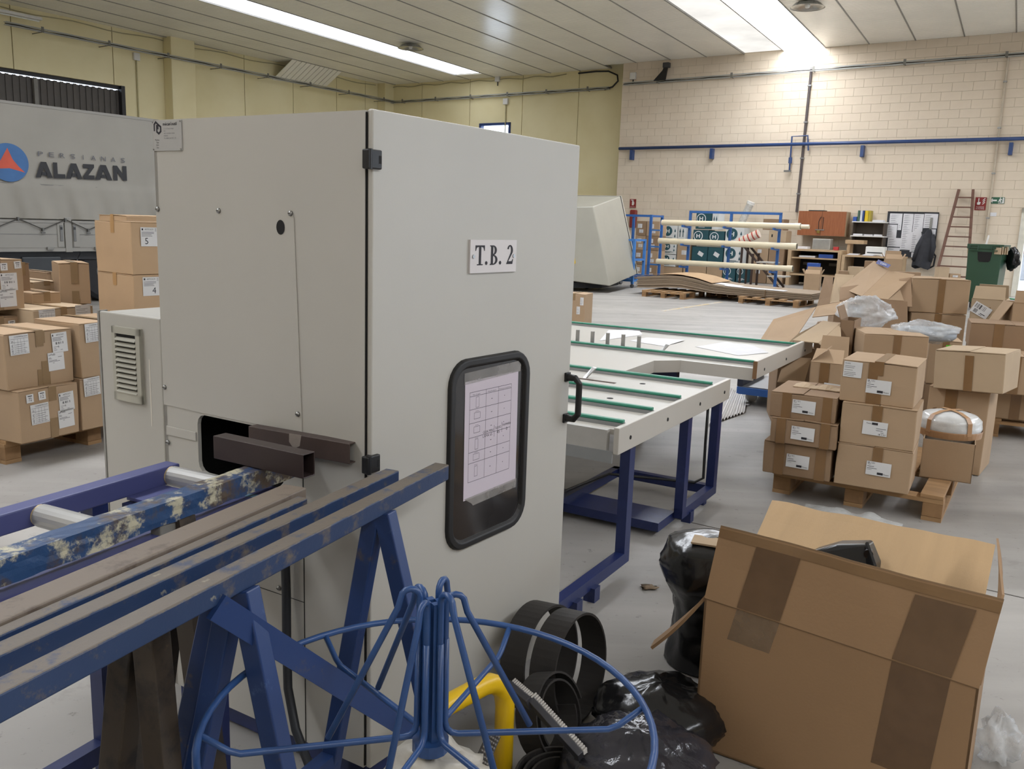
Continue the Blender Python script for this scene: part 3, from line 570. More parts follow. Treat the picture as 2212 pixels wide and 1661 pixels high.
# blue dolly and a white corrugated plastic sheet beyond the table
DL = fr((*(2.144, 7.652), 0), 59.5)
t = thing('dolly', 'low blue steel dolly on castors beyond the sorting table', 'cart', DL.to_translation(), 59.5)
m_cart = mat('cart_blue', '2d5a9e', .4); 
for a, c in (((-.2, .06, .13), (.5, .06, .13)), ((-.2, .06, .13), (-.2, -.6, .13)), ((-.2, -.6, .13), (.5, -.6, .13)), ((.5, .06, .13), (.5, -.6, .13))): MB().bar(DL @ Vector(a), DL @ Vector(c), .04, .06).build('frame_tube', m_cart, t)
MB().box(-.2, .5, -.6, .06, .16, .17, DL).build('deck', mat('dolly_grey_deck', '6b6d72', .4), t); MB().box(-.2, .5, .03, .08, .165, .25, DL).build('lip', mat('dolly_dark_lip', '23283a', .5), t)
for x, y in ((0, 0), (0, -.5), (.42, 0), (.42, -.5)):
    c = MB().cyl(DL @ Vector((x-.015, y, .05)), DL @ Vector((x+.015, y, .05)), .05, 16).build('castor', mat('white_castor', 'b9b8b2', .5), t); MB().box(x-.025, x+.025, y-.03, y+.03, .08, .11, DL).build('fork', steel, c)
q = [Vector(v) for v in ((1.54, 6.619, 0.0), (1.954, 7.139, -0.0), (2.139, 7.777, 0.0), (2.094, 8.313, 0.0))]
t = thing('plastic_sheet', 'white corrugated plastic sheet lying on the floor beyond the sorting table', 'plastic sheet', q[0])
b = MB(); b.grid(lambda u, v: q[0].lerp(q[1], u).lerp(q[3].lerp(q[2], u), v)+UP*(.012+.010*math.sin(u*70)+.05*(1-v)*0), 60, 4); b.build('sheet', mat('white_corrugated_plastic', 'e6e4e2', .5), t, solid=.002)

# ------------------------------------------------------------------ roller conveyor at the infeed
from mathutils import noise as mn
m_conv = peel('conveyor_violet_blue', '4b5080', '41477a', '585d8a', .42, 3, 5, .62, .7, bump=.05); m_rust = mat('bare_brown_steel', '57473f', .5, .5, .25, 9, .15, 60, col2='6d5d52', stretch=(1, 1, 1))
m_roll = mat('grey_roller', 'a9a8a5', .35, .3, .05, 8); m_cream = mat('cream_end_cap', 'cdb98c', .5)
GA, GB_ = Vector((-0.885, 2.297, 0.83)), Vector((-1.118, 1.827, 0.83)); EA, EB = Vector((-0.527, 2.132, 0.83)), Vector((-0.858, 1.383, 0.83))
cv = thing('roller_conveyor', 'violet-blue roller conveyor with grey rollers leading into the machine opening', 'conveyor', (*((GA+EA)/2).xy, 0), 65)
dG = (GA-GB_).normalized(); dE = (EA-EB).normalized(); pG = Vector((dG.y, -dG.x, 0)); pE = Vector((dE.y, -dE.x, 0))
GA += -dG*.02; EA += -dE*.05
for A_, d, pp, s in ((GA, dG, pG, -.025), (EA, dE, pE, -.055)):
    MB().bar(A_+pp*s-UP*.025, A_-d*2.6+pp*s-UP*.025, .05 if s > -.03 else .11, .05).build('side_beam', m_conv, cv, bevel=.004)
m_band = mat('pale_blue_paint', '7fa6bd', .5)
q0 = EA-dE*1.07; MB().hexa([q0-pE*.112+UP*.0006, q0-pE*.0+UP*.0006, q0+dE*.045+UP*.0006, q0+dE*.045-pE*.112+UP*.0006, q0-pE*.112+UP*.0012, q0-pE*.0+UP*.0012, q0+dE*.045+UP*.0012, q0+dE*.045-pE*.112+UP*.0012]).build('paint_band', m_band, cv)
q0 = EA-dE*.10; MB().hexa([q0-pE*.112+UP*.0006, q0+UP*.0006, q0+dE*.02+UP*.0006, q0+dE*.02-pE*.112+UP*.0006, q0-pE*.112+UP*.0012, q0+UP*.0012, q0+dE*.02+UP*.0012, q0+dE*.02-pE*.112+UP*.0012]).build('paint_band', m_band, cv)
r0, r1 = Vector((-1.088, 1.917, 0.8)), Vector((-0.904, 2.25, 0.8))
for k in range(-5, 2):
    c = r0.lerp(r1, k); a = GB_+dG*((c-GB_).dot(dG)); a.z = .803; e = a+pG*.36
    if k == 1: e = a+pG*.30
    ro = MB().cyl(a+pG*.004, e, .027, 18).build('roller', m_roll, cv, smooth=False, bevel=.003); MB().cyl(a-pG*.002, a+pG*.006, .0255, 18).build('end_cap', m_cream, ro)
c = r0.lerp(r1, .62); a = GB_+dG*((c-GB_).dot(dG)); a.z = .775
MB().prism([a, a+dG*.12, a+dG*.12+pG*.2, a+pG*.2], (0, 0, .008)).build('cross_plate', m_conv, cv); MB().bar(a+UP*-.02, a+UP*-.02+pG*.36, .03, .03).build('cross_bar', m_nb, cv)
for t_ in (.25, 1.6):
    for A_, d, pp in ((GA, dG, pG), (EA, dE, pE)):
        p = A_-d*t_-pp*.026; MB().bar((p.x, p.y, 0), (p.x, p.y, .782), .045, .045, (dG.x, dG.y, 0)).build('leg', m_nb, cv)
    p, q = GA-dG*t_-pG*.026, EA-dE*t_-pE*.026; MB().bar((p.x, p.y, .2), (q.x, q.y, .2), .04, .04).build('stretcher', m_nb, cv)
for A_, d, pp in ((GA, dG, pG), (EA, dE, pE)):
    p, q = A_-d*.25-pp*.026, A_-d*1.6-pp*.026; MB().bar((p.x, p.y, .12), (q.x, q.y, .12), .04, .05).build('base_beam', m_nb, cv)

# ------------------------------------------------------------------ trestles and loose tubes
m_tr = peel('worn_blue_tube', '26395a', '665d53', '948f7c', .45, 9, 11, .56, .66, bump=.35, top=.17)
m_trc = peel('bright_blue_tube', '1f3766', '564e48', '3d547c', .4, 7, 9, .62, .66, bump=.2)
m_tape2 = peel('glue_stained_blue_tube', '27466f', '54473b', 'b9b39b', .42, 6, 9, .52, .53, bump=.8)
m_brt = peel('brown_rusty_tube', '74685c', '5b4e44', '6a7083', .5, 8, 6, .58, .66, bump=.2)
m_br2 = peel('rust_brown_post', '42382d', '2c2621', '594a38', .6, 7, 8, .52, .66)
def tube_top(p, q, w, h, ext=0, ov=0):
    """tube whose right top arris runs p (far end) to q (near end)"""
    p, q = Vector(p), Vector(q); d = (p-q).normalized(); n_ = Vector((d.y, -d.x, 0)); off = -n_*w/2-UP*h/2
    return p+d*ov+off, q-d*ext+off, d, n_
AF, AN = (-0.151, 2.112, 0.9), (-0.627, 0.995, 0.9); BF, BN = (-0.267, 2.044, 0.9), (-0.683, 1.092, 0.9); CF, CN = (-0.435, 1.811, 0.9), (-0.716, 1.148, 0.9)
DF_, DN_ = (-0.451, 1.867, 0.905), (-0.734, 1.179, 0.905); FF, FN = (-0.608, 1.979, 0.9), (-0.871, 1.413, 0.9)
def tbar(name, p, q, w, h, m, par, ext=.35, ov=0, hol=0): 
    a, b_, d, n_ = tube_top(p, q, w, h, ext, ov); return MB().bar(a, b_, w, h, UP, hol).build(name, m, par, bevel=.003)
def onb(p, q, t):                          # point under a beam at fraction t from far end
    p, q = Vector(p), Vector(q); d = (p-q).normalized(); n_ = Vector((d.y, -d.x, 0)); return p.lerp(q, t)-n_*.02-UP*.04, n_, d
t1 = thing('trestle', 'worn blue steel trestle nearest to the machine door with an A-shaped leg pair', 'trestle', (*((Vector(AF)+Vector(AN))/2).xy, 0), 67)
tbar('beam', AF, AN, .04, .04, m_tr, t1)
def legs(par, p, q, t, sn, sf, m, w=.04, zb=0.0, twist=0):
    o, n_, d = onb(p, q, t)
    for s in (sn, -sf):
        if s == 0: continue
        f = o+n_*s+d*twist; f.z = zb+.012; k = n_*(.012 if s > 0 else -.012)
        MB().bar(o+k-UP*.0, f, w, w*.9, d).build('leg', m, par, bevel=.003)
legs(t1, AF, AN, .2405, .24, .17, m_trc); legs(t1, AF, AN, .62, .20, .22, m_trc)
o, n_, d = onb(AF, AN, .685); o2, _, _ = onb(AF, AN, .20)
MB().bar(o+n_*.02, Vector((o2.x+.17*n_.x, o2.y+.17*n_.y, .28)), .012, .045, UP).build('brace', m_trc, t1)
o, n_, d = onb(AF, AN, .2405); p, _, _ = onb(AF, AN, .62)
MB().bar(Vector((*(o-n_*.13).xy, .22)), Vector((*(p-n_*.15).xy, .22)), .035, .035).build('stretcher', m_trc, t1)
t2 = thing('trestle', 'worn blue steel trestle with a longer peeling beam just behind the nearest one', 'trestle', (*((Vector(BF)+Vector(BN))/2).xy, 0), 66.4)
tbar('beam', BF, BN, .038, .036, m_tr, t2); legs(t2, BF, BN, .55, .0, .25, m_trc); legs(t2, BF, BN, 1.28, .18, .2, m_trc)
t3 = thing('steel_tube', 'flat blue painted steel tube lying between the peeling trestle beam and the brown tube', 'steel tube', CF, 67)
tbar('tube', CF, CN, .026, .04, m_tr, t3)
t4 = thing('trestle', 'brown rusty steel trestle with square posts behind the blue trestles', 'trestle', (*((Vector(DF_)+Vector(DN_))/2).xy, 0), 67)
tbar('beam', DF_, DN_, .06, .045, m_brt, t4, hol=0); legs(t4, DF_, DN_, .62, .06, .16, m_br2, .05); legs(t4, DF_, DN_, 1.3, .05, .14, m_br2, .05)
o, n_, d = onb(DF_, DN_, .60); p, _, _ = onb(DF_, DN_, 1.35)
MB().bar(Vector((*(o+n_*.04).xy, .16)), Vector((*(p+n_*.0).xy, .16)), .04, .05).build('stretcher', m_br2, t4); MB().bar(Vector((*(o-n_*.15).xy, .16)), Vector((*(o+n_*.14).xy, .16)), .035, .045).build('stretcher', m_br2, t4)
t5 = thing('trestle', 'glue-smeared blue and brown trestle beam carrying the two hollow tubes', 'trestle', (*((Vector(FF)+Vector(FN))/2).xy, 0), 65)
a, b_, d, n_ = tube_top(FF, FN, .055, .05, .35, .22)
bm_ = MB(); N = 40                                             # wrapped beam: slightly lumpy skin
def lump(u, v):
    p = a.lerp(b_, u); an = 2*math.pi*v; cx, cz = math.cos(an), math.sin(an); s_ = 1/max(abs(cx), abs(cz)); r_ = 1+.10*mn.noise(Vector((u*22, cx*2, cz*2)))+.05*mn.noise(Vector((u*70, cx*5, cz*5)))
    return p+n_*(cx*s_*.0265*r_)+UP*(cz*s_*.0245*min(r_, 1.02))
bm_.grid(lump, 90, 16); bm_.build('beam', m_tape2, t5)
MB().bar(a, a+d*.001, .05, .045).build('end_cap', m_br2, t5); MB().bar(b_, b_-d*.001, .05, .045).build('end_cap', m_br2, t5)
o, n2, d2 = onb(FF, FN, .33)
for s in (.10, -.16): MB().bar(o-UP*.01, Vector((o.x+n2.x*s, o.y+n2.y*s, .012)), .05, .045, d2).build('leg', m_br2, t5)
o, n2, d2 = onb(FF, FN, 1.2)
for s in (.14, -.16): MB().bar(o-UP*.01, Vector((o.x+n2.x*s, o.y+n2.y*s, .012)), .05, .045, d2).build('leg', m_br2, t5)
o, n2, d2 = onb(FF, FN, .40); MB().box(-.022, .022, -.015, .015, -.07, -.005, fr(o, 65)).build('clamp', mat('grey_clamp', '77746c', .6), t5, bevel=.004)
m_dkt = mat('dark_brown_tube', '3d3230', .38, .3, .12, 5, .05, 80); m_dkt2 = mat('scuffed_brown_tube', '4a3d38', .5, .2, .2, 8, .15, 60)
for lab, bl, br, z, h, m_, dp in (('dark brown hollow square tube lying across the glue-smeared trestle, nearer one', (-0.734, 2.087, 0.902), (-0.476, 1.938, 0.902), .902, .058, m_dkt, .04), ('scuffed brown hollow tube with a scrap of tape, close to the machine opening', (-0.688, 2.222, 0.902), (-0.394, 2.074, 0.902), .902, .052, m_dkt2, .032)):
    bl, br = Vector(bl), Vector(br); d = (br-bl).normalized(); n_ = Vector((-d.y, d.x, 0)); c0 = bl+n_*dp/2+UP*h/2; c1 = br+n_*dp/2+UP*h/2
    t = thing('hollow_tube', lab, 'steel tube', (bl+br)/2, math.degrees(math.atan2(d.y, d.x))); MB().bar(c0, c1, dp, h, UP, .003).build('tube', m_, t, bevel=.003)
    if dp < .035:
        p = c0.lerp(c1, .42); MB()._a([p-n_*.0165+UP*.0265, p-n_*.0165+UP*.0265+d*.04, p+d*.035-n_*.0172-UP*.002, p+d*.015-n_*.0172-UP*.012, p+d*.0-n_*.0172+UP*.004], [(0, 1, 2, 3, 4)]).build('tape_scrap', film('old_tape', '9a8f86', .75, .3), t)
# pneumatic hose hanging down the infeed face
h0 = mf(.245, .03, .63); t = thing('hose', 'black hose hanging in front of the infeed face of the machine', 'hose', (h0.x, h0.y, 0))
MB().tube([mf(*v) for v in ((.252, .025, .66), (.246, .028, .5), (.240, .035, .36), (.222, .05, .25), (.17, .075, .16), (.10, .10, .10), (.02, .13, .08))], .0125, 8).build('hose', mat('black_hose', '22252a', .5), t, smooth=True)

# ------------------------------------------------------------------ wire decoiler
RC = Vector((-.114, 1.30, .70)); RR = .362; m_wire = mat('blue_wire_paint', '23406e', .35, 0, .12, 14, col2='2c4d80')
dc = thing('decoiler', 'blue welded wire decoiler reel with a ring and hooked spokes in the foreground', 'reel', (RC.x, RC.y, 0), 0)
ring = [(RC.x+RR*math.cos(R(a)), RC.y+RR*math.sin(R(a)), RC.z) for a in range(0, 360, 6)]
MB().tube(ring, .0062, 8, closed=True).build('ring', m_wire, dc, smooth=True)
for i in range(6):
    a = R(9+60.6*i); e = Vector((math.cos(a), math.sin(a), 0)); base = Vector((*RC.xy, 0)); z0 = RC.z-.03
    P = lambda r_, z: base+e*r_+UP*z
    pts = [P(.022, RC.z+.14), P(.023, RC.z+.0)]+[P(.045-.022*math.cos(R(k)), z0+.022-.022*math.sin(R(k))) for k in (0, 30, 60, 90)]+[P(.30, z0-.008), P(.318, z0-.002), P(RR, RC.z)]
    MB().tube(pts, .0055, 7).build('spoke', m_wire, dc, smooth=True)
    zt = RC.z+.215+(.012 if i % 2 else 0)
    pts = [P(.021, RC.z+.02), P(.021, zt-.02)]+[P(.036-.015*math.cos(R(k)), zt-.015+.015*math.sin(R(k))) for k in (0, 30, 60, 90, 120, 150)]+[P(.055, zt-.03), P(.165, z0+.008)]
    MB().tube(pts, .0055, 7).build('stay', m_wire, dc, smooth=True)
b = MB()
for k in range(4):
    a = R(30+90*k); e = Vector((math.cos(a), math.sin(a), 0)); b.bar(Vector((*RC.xy, RC.z-.05))+e*.011, Vector((*RC.xy, RC.z+.205))+e*.011, .012, .012, e)
b.build('post', m_wire, dc); MB().cyl((*RC.xy, .02), (*RC.xy, RC.z+.195), .009, 10).build('spindle', mat('dark_spindle', '1d2026', .5), dc); MB().cyl((*RC.xy, RC.z-.055), (*RC.xy, RC.z-.035), .03, 14).build('hub', m_wire, dc)
for k in range(3):
    a = R(100+120*k); e = Vector((math.cos(a), math.sin(a), 0)); MB().bar(Vector((*RC.xy, .03)), Vector((*RC.xy, .03))+e*.3, .03, .03).build('foot', m_wire, dc)
def bag(name, mt, par, c, rx, ry, rz, seed=0, amp=.25, flat=True, n=28, f=3.2, power=1.0):
    """crumpled bag: a closed skin with creases"""
    c = Vector(c); b = MB(); o = Vector((seed*7.1, seed*3.3, seed))
    def fn(u, v):
        th = 2*math.pi*u; ph = math.pi*v; d = Vector((math.cos(th)*math.sin(ph), math.sin(th)*math.sin(ph), math.cos(ph)))
        k = 1+amp*mn.noise(d*f*.6+o)+amp*.55*abs(mn.noise(d*f*1.7+o))+amp*.3*mn.noise(d*f*4+o)
        p = Vector((d.x*rx, d.y*ry, d.z*rz))*k
        return Vector((c.x+p.x, c.y+p.y, max(c.z+p.z, .006) if flat else c.z+p.z))
    b.grid(fn, n*2, n, closed_u=True); return b.build(name, mt, par, smooth=True)
m_white_film = film('crumpled_white_film', 'c9c3b6', .75, .3)
t = thing('plastic_scrap', 'crumpled whitish plastic scrap around the foot of the blue wire decoiler', 'plastic scrap', (RC.x, RC.y+.0, RC.z-.1))
bag('film', m_white_film, t, (RC.x+.01, RC.y, RC.z-.105), .085, .075, .04, 3, .5, False, 16)
# yellow hoop guard
t = thing('hoop_guard', 'yellow bent steel tube hoop standing by the machine door behind the decoiler', 'guard', (-.1, 2.0, 0))
p0, p1 = Vector((.01, 2.09, 0)), Vector((-.19, 1.86, 0)); d = (p1-p0).normalized(); pts = [p0, p0+UP*.26]+[p0+d*(.09-.09*math.cos(R(k)))+UP*(.26+.09*math.sin(R(k))) for k in (25, 50, 70, 90)]
pts += [p1-d*(.09-.09*math.cos(R(k)))+UP*(.26+.09*math.sin(R(k))) for k in (90, 70, 50, 25)]+[p1+UP*.26, p1]
MB().tube(pts, .026, 14).build('hoop', mat('yellow_guard_paint', 'd8b016', .35, 0, .05, 5), t, smooth=True)
for p in (p0, p1): MB().cyl(p, p+UP*.01, .05, 14).build('foot_plate', MATS['yellow_guard_paint'], t)
# belts, brushes
m_belt = mat('black_rubber_belt', '2a2725', .65, 0, .15, 12, .1, 90); m_brist = mat('white_bristles', 'b9b5af', .7, 0, .15, 60)
nd = Vector((.83, -.55, .10)).normalized(); q_ = nd.to_track_quat('Z', 'Y').to_matrix()
for lab, c in (('black rubber belt hoop standing on edge by the machine door, outer one', Vector((.205, 2.47, .172))), ('black rubber belt hoop standing on edge against the machine door, inner one', Vector((.118, 2.525, .17)))):
    t = thing('belt_hoop', lab, 'belt', (c.x, c.y, 0)); w = .043
    MB().lathe(c, [(.162, -w), (.162, w), (.155, w), (.155, -w), (.162, -w)], 48, q_ @ Matrix.Diagonal((1.0, 1.04, 1))).build('belt', m_belt, t, smooth=False)
def coil(lab, c, r, w, tilt, n=2, gap=.02):
    t = thing('belt_coil', lab, 'belt', (c[0], c[1], 0)); c = Vector(c); b = MB(); q_ = Vector(tilt).normalized().to_track_quat('Z', 'Y').to_matrix(); m_ = n*36
    for s in (0, 1): pass
    prof = []
    for i in range(m_+1):
        a = 2*math.pi*i/36; rr_ = r-gap*i/36
        prof.append((c+q_ @ Vector((rr_*math.cos(a), rr_*math.sin(a), -w)), c+q_ @ Vector((rr_*math.cos(a), rr_*math.sin(a), w))))
    b._a([p for pr_ in prof for p in pr_], [(2*i, 2*i+1, 2*i+3, 2*i+2) for i in range(m_)]); b.build('belt', m_belt, t, solid=.006)
coil('coiled black belt lying in front of the two belt hoops', (.14, 2.25, .13), .125, .035, (.8, -.5, .35)); coil('coiled black belt flat on the floor beside the yellow hoop', (.17, 2.02, .05), .14, .04, (.1, -.1, 1), 3)
for lab, p, q in (('short black brush strip with white bristles leaning on the belts', Vector((0.03, 2.2, 0.259)), Vector((0.085, 2.12, 0.256))), ('long black brush strip with white bristles leaning on the belts', Vector((0.083, 2.14, 0.256)), Vector((0.215, 2.0, 0.185)))):
    d = (q-p).normalized(); L = (q-p).length; n1_ = Vector((.75, .5, .42)); n1_ = (n1_-d*n1_.dot(d)).normalized(); n2_ = d.cross(n1_)
    t = thing('brush_strip', lab, 'brush', (p+q)/2); MB().bar(p-n1_*.012, q-n1_*.012, .035, .018, n1_).build('holder', mat('grey_brush_holder', '35353a', .5), t, bevel=.002)
    b = MB(); k = int(L/.0075)
    for i in range(k):
        o = p+d*(i+.5)*L/k
        for s in (-1, 0, 1): b.cyl(o+n2_*.010*s, o+n2_*.011*s+n1_*.012, .0028, 5)
    b.build('bristles', m_brist, t, kind='stuff')
def cleat(lab, p, q, w, up):
    p, q, up = Vector(p), Vector(q), Vector(up); d = (q-p).normalized(); n1_ = (up-d*up.dot(d)).normalized(); n2_ = d.cross(n1_); L = (q-p).length
    t = thing('cleat_belt', lab, 'belt', (p+q)/2); MB().bar(p, q, w, .008, n1_).build('belt', m_belt, t); b = MB(); k = int(L/.012)
    for i in range(k):
        for s in range(-2, 3):
            o = p+d*(i+.5)*L/k+n2_*s*w/5.6+n1_*.004; b.lathe(o, [(.0042, 0), (.003, .004), (0, .005)], 6, n1_.to_track_quat('Z', 'Y').to_matrix())
    b.build('studs', mat('grey_studs', '6b6763', .5), t, kind='stuff')
cleat('studded black belt piece standing beside the black plastic bag', (0.327, 2.3, 0.084), (0.355, 2.38, 0.149), .045, (.1, -1, .4)); cleat('studded black belt piece lying by the yellow hoop', (-0.048, 1.9, 0.202), (-0.015, 2.0, 0.232), .035, (.2, -.9, .6))
# black bags
m_bag = mat('black_bag_plastic', '19191a', .22, 0, .25, 5, .5, 22); m_bagt = film('clear_wrap_over_black', '35343a', .82, .12)
t = thing('plastic_bag', 'shiny clear-wrapped black bag on the floor left of the big open carton', 'bag', (.33, 2.12, 0)); bag('bag', m_bagt, t, (.36, 2.06, .09), .20, .19, .13, 5, .16, True, 34, 4)
t = thing('plastic_bag', 'dull black plastic bag bulging behind the clear-wrapped one', 'bag', (.47, 2.42, 0)); bag('bag', m_bag, t, (.47, 2.36, .09), .19, .16, .10, 9, .16, True, 30)
RL = Vector((.70, 2.86, 0)); t = thing('wrapped_roll', 'tall roll wrapped in black plastic standing behind the big open carton', 'roll', RL)
b = MB(); prof = [(0, .47), (.08, .465), (.14, .44), (.165, .37), (.155, .31), (.115, .25), (.10, .2), (.105, .12), (.12, .05), (.125, .005)]
pr_ = lambda v: (lambda i, f: (prof[i][0]*(1-f)+prof[i+1][0]*f, prof[i][1]*(1-f)+prof[i+1][1]*f))(min(int(v*9), 8), v*9-min(int(v*9), 8))
def fn(u, v):
    r_, z = pr_(v); th = 2*math.pi*u; k = 1+.10*mn.noise(Vector((math.cos(th)*2, math.sin(th)*2, z*12)))+.05*mn.noise(Vector((math.cos(th)*6, math.sin(th)*6, z*20+4)))
    return RL+Vector((math.cos(th)*r_*k, math.sin(th)*r_*k, z))
b.grid(fn, 48, 36, closed_u=True); b.build('wrap', m_bag, t, smooth=True); MB().box(-.05, .06, -.10, -.02, .462, .468, fr(RL, -20)).build('paper_scrap', mat('tan_scrap', 'a58f73', .8), t)

# ------------------------------------------------------------------ cartons and pallets
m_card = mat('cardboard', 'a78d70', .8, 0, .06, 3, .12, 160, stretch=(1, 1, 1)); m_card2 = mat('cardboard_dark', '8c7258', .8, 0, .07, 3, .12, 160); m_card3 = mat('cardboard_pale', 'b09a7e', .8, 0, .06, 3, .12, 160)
m_pt = mat('brown_packing_tape', '7e6040', .25, 0, .1, 5); m_pt2 = mat('grey_brown_tape', '8b7355', .25, 0, .1, 5); m_lab = mat('label_white', 'd2d1d0', .6, 0, .02); m_in = mat('cardboard_inside', '9a7c5a', .85, 0, .06, 4)
m_tpt = mat('tan_packing_tape', 'b08a5e', .3, 0, .06, 5); m_tan = mat('cardboard_tan', 'b79a79', .8, 0, .05, 3, .1, 160); m_edge = mat('corrugated_edge', '6f573d', .9)
def prints(b, o, ex, ey, w, h, n_, style):
    """flat print of a label: o = lower left corner"""
    P = lambda u, v: o+ex*(u*w)+ey*(v*h)+n_*.0004
    def rc(u0, v0, u1, v1): b._a([P(u0, v0), P(u1, v0), P(u1, v1), P(u0, v1)], [(0, 1, 2, 3)])
    def t(s_, u, v, H, W=None): b.text(s_, P(u, v), ex, ey, W*w if W else None, H*h)
    rl = random.Random(len(style)*7+int(w*1e4))
    def lines(u0, u1, vs, th=.02):
        for v in vs: rc(u0, v, u0+(u1-u0)*rl.uniform(.55, 1), v+th)
    def bars(u0, u1, v0, v1, k=22):
        for i in range(k):
            if rl.random() < .65: rc(u0+(u1-u0)*i/k, v0, u0+(u1-u0)*(i+rl.uniform(.35, .8))/k, v1)
    if style == 'art':
        t('ARTICULO', .3, .85, .09, .5); rc(.05, .84, .12, .94); lines(.05, .95, (.75, .68, .61)); bars(.22, .85, .42, .54); t('B', .36, .26, .09); lines(.08, .35, (.3, .22, .14), .015); lines(.5, .75, (.12,), .015)
    elif style == 'tab':
        t('CONFIRMACION', .25, .87, .08, .7); [rc(.04, v, .97, v+.012) for v in (.05, .62, .80)]; [rc(u, .05, u+.008, .80) for u in (.24, .42, .58, .76)]; t('VA', .07, .64, .1, .12); b.text('VIRTUAL', P(.17, .08), ey, -ex, .48*h, .1*w); lines(.28, .9, (.5, .4, .3, .2, .12), .015)
    elif style == 'cust': t('LaViuda', .04, .84, .13, .42); lines(.04, .3, (.72, .66)); lines(.62, .9, (.72,)); lines(.05, .92, (.56, .5)); lines(.28, .45, (.42,))
    elif style[:3] == 'num': rc(.2, .74, .8, .84); t(style[3:], .28, .2, .42, .45)
    elif style[:3] == 'big':
        rc(.06, .84, .14, .94); t('ARTICULOS', .22, .85, .09, .46); lines(.05, .9, (.74, .67, .6, .53), .02); bars(.76, .94, .78, .96, 9); t(style[3:], .22 if style[3:] == '5' else .5, .12, .34)
    elif style == 'blk': bars(.04, .34, .84, .95, 18); t('7367', .05, .74, .08); lines(.04, .45, (.62, .48), .03); lines(.04, .28, (.38,), .02); rc(.46, .08, .70, .25); t('Mottura', .72, .1, .12, .22)
    elif style == 'kbl': bars(.66, .96, .05, .16, 18); t('7367', .74, .2, .08); lines(.55, .96, (.36, .5), .03); rc(.36, .75, .60, .92); t('Mottura', .14, .78, .12, .2)
    elif style == 'lat': bars(.08, .45, .5, .9, 10); bars(.5, .75, .5, .9, 8); bars(.08, .4, .1, .42, 9); rc(.55, .2, .85, .26); rc(.5, .1, .7, .14)
    else: t('GUIAS', .05, .84, .08, .3); lines(.05, .85, (.7, .6, .45, .3, .2, .1), .02)
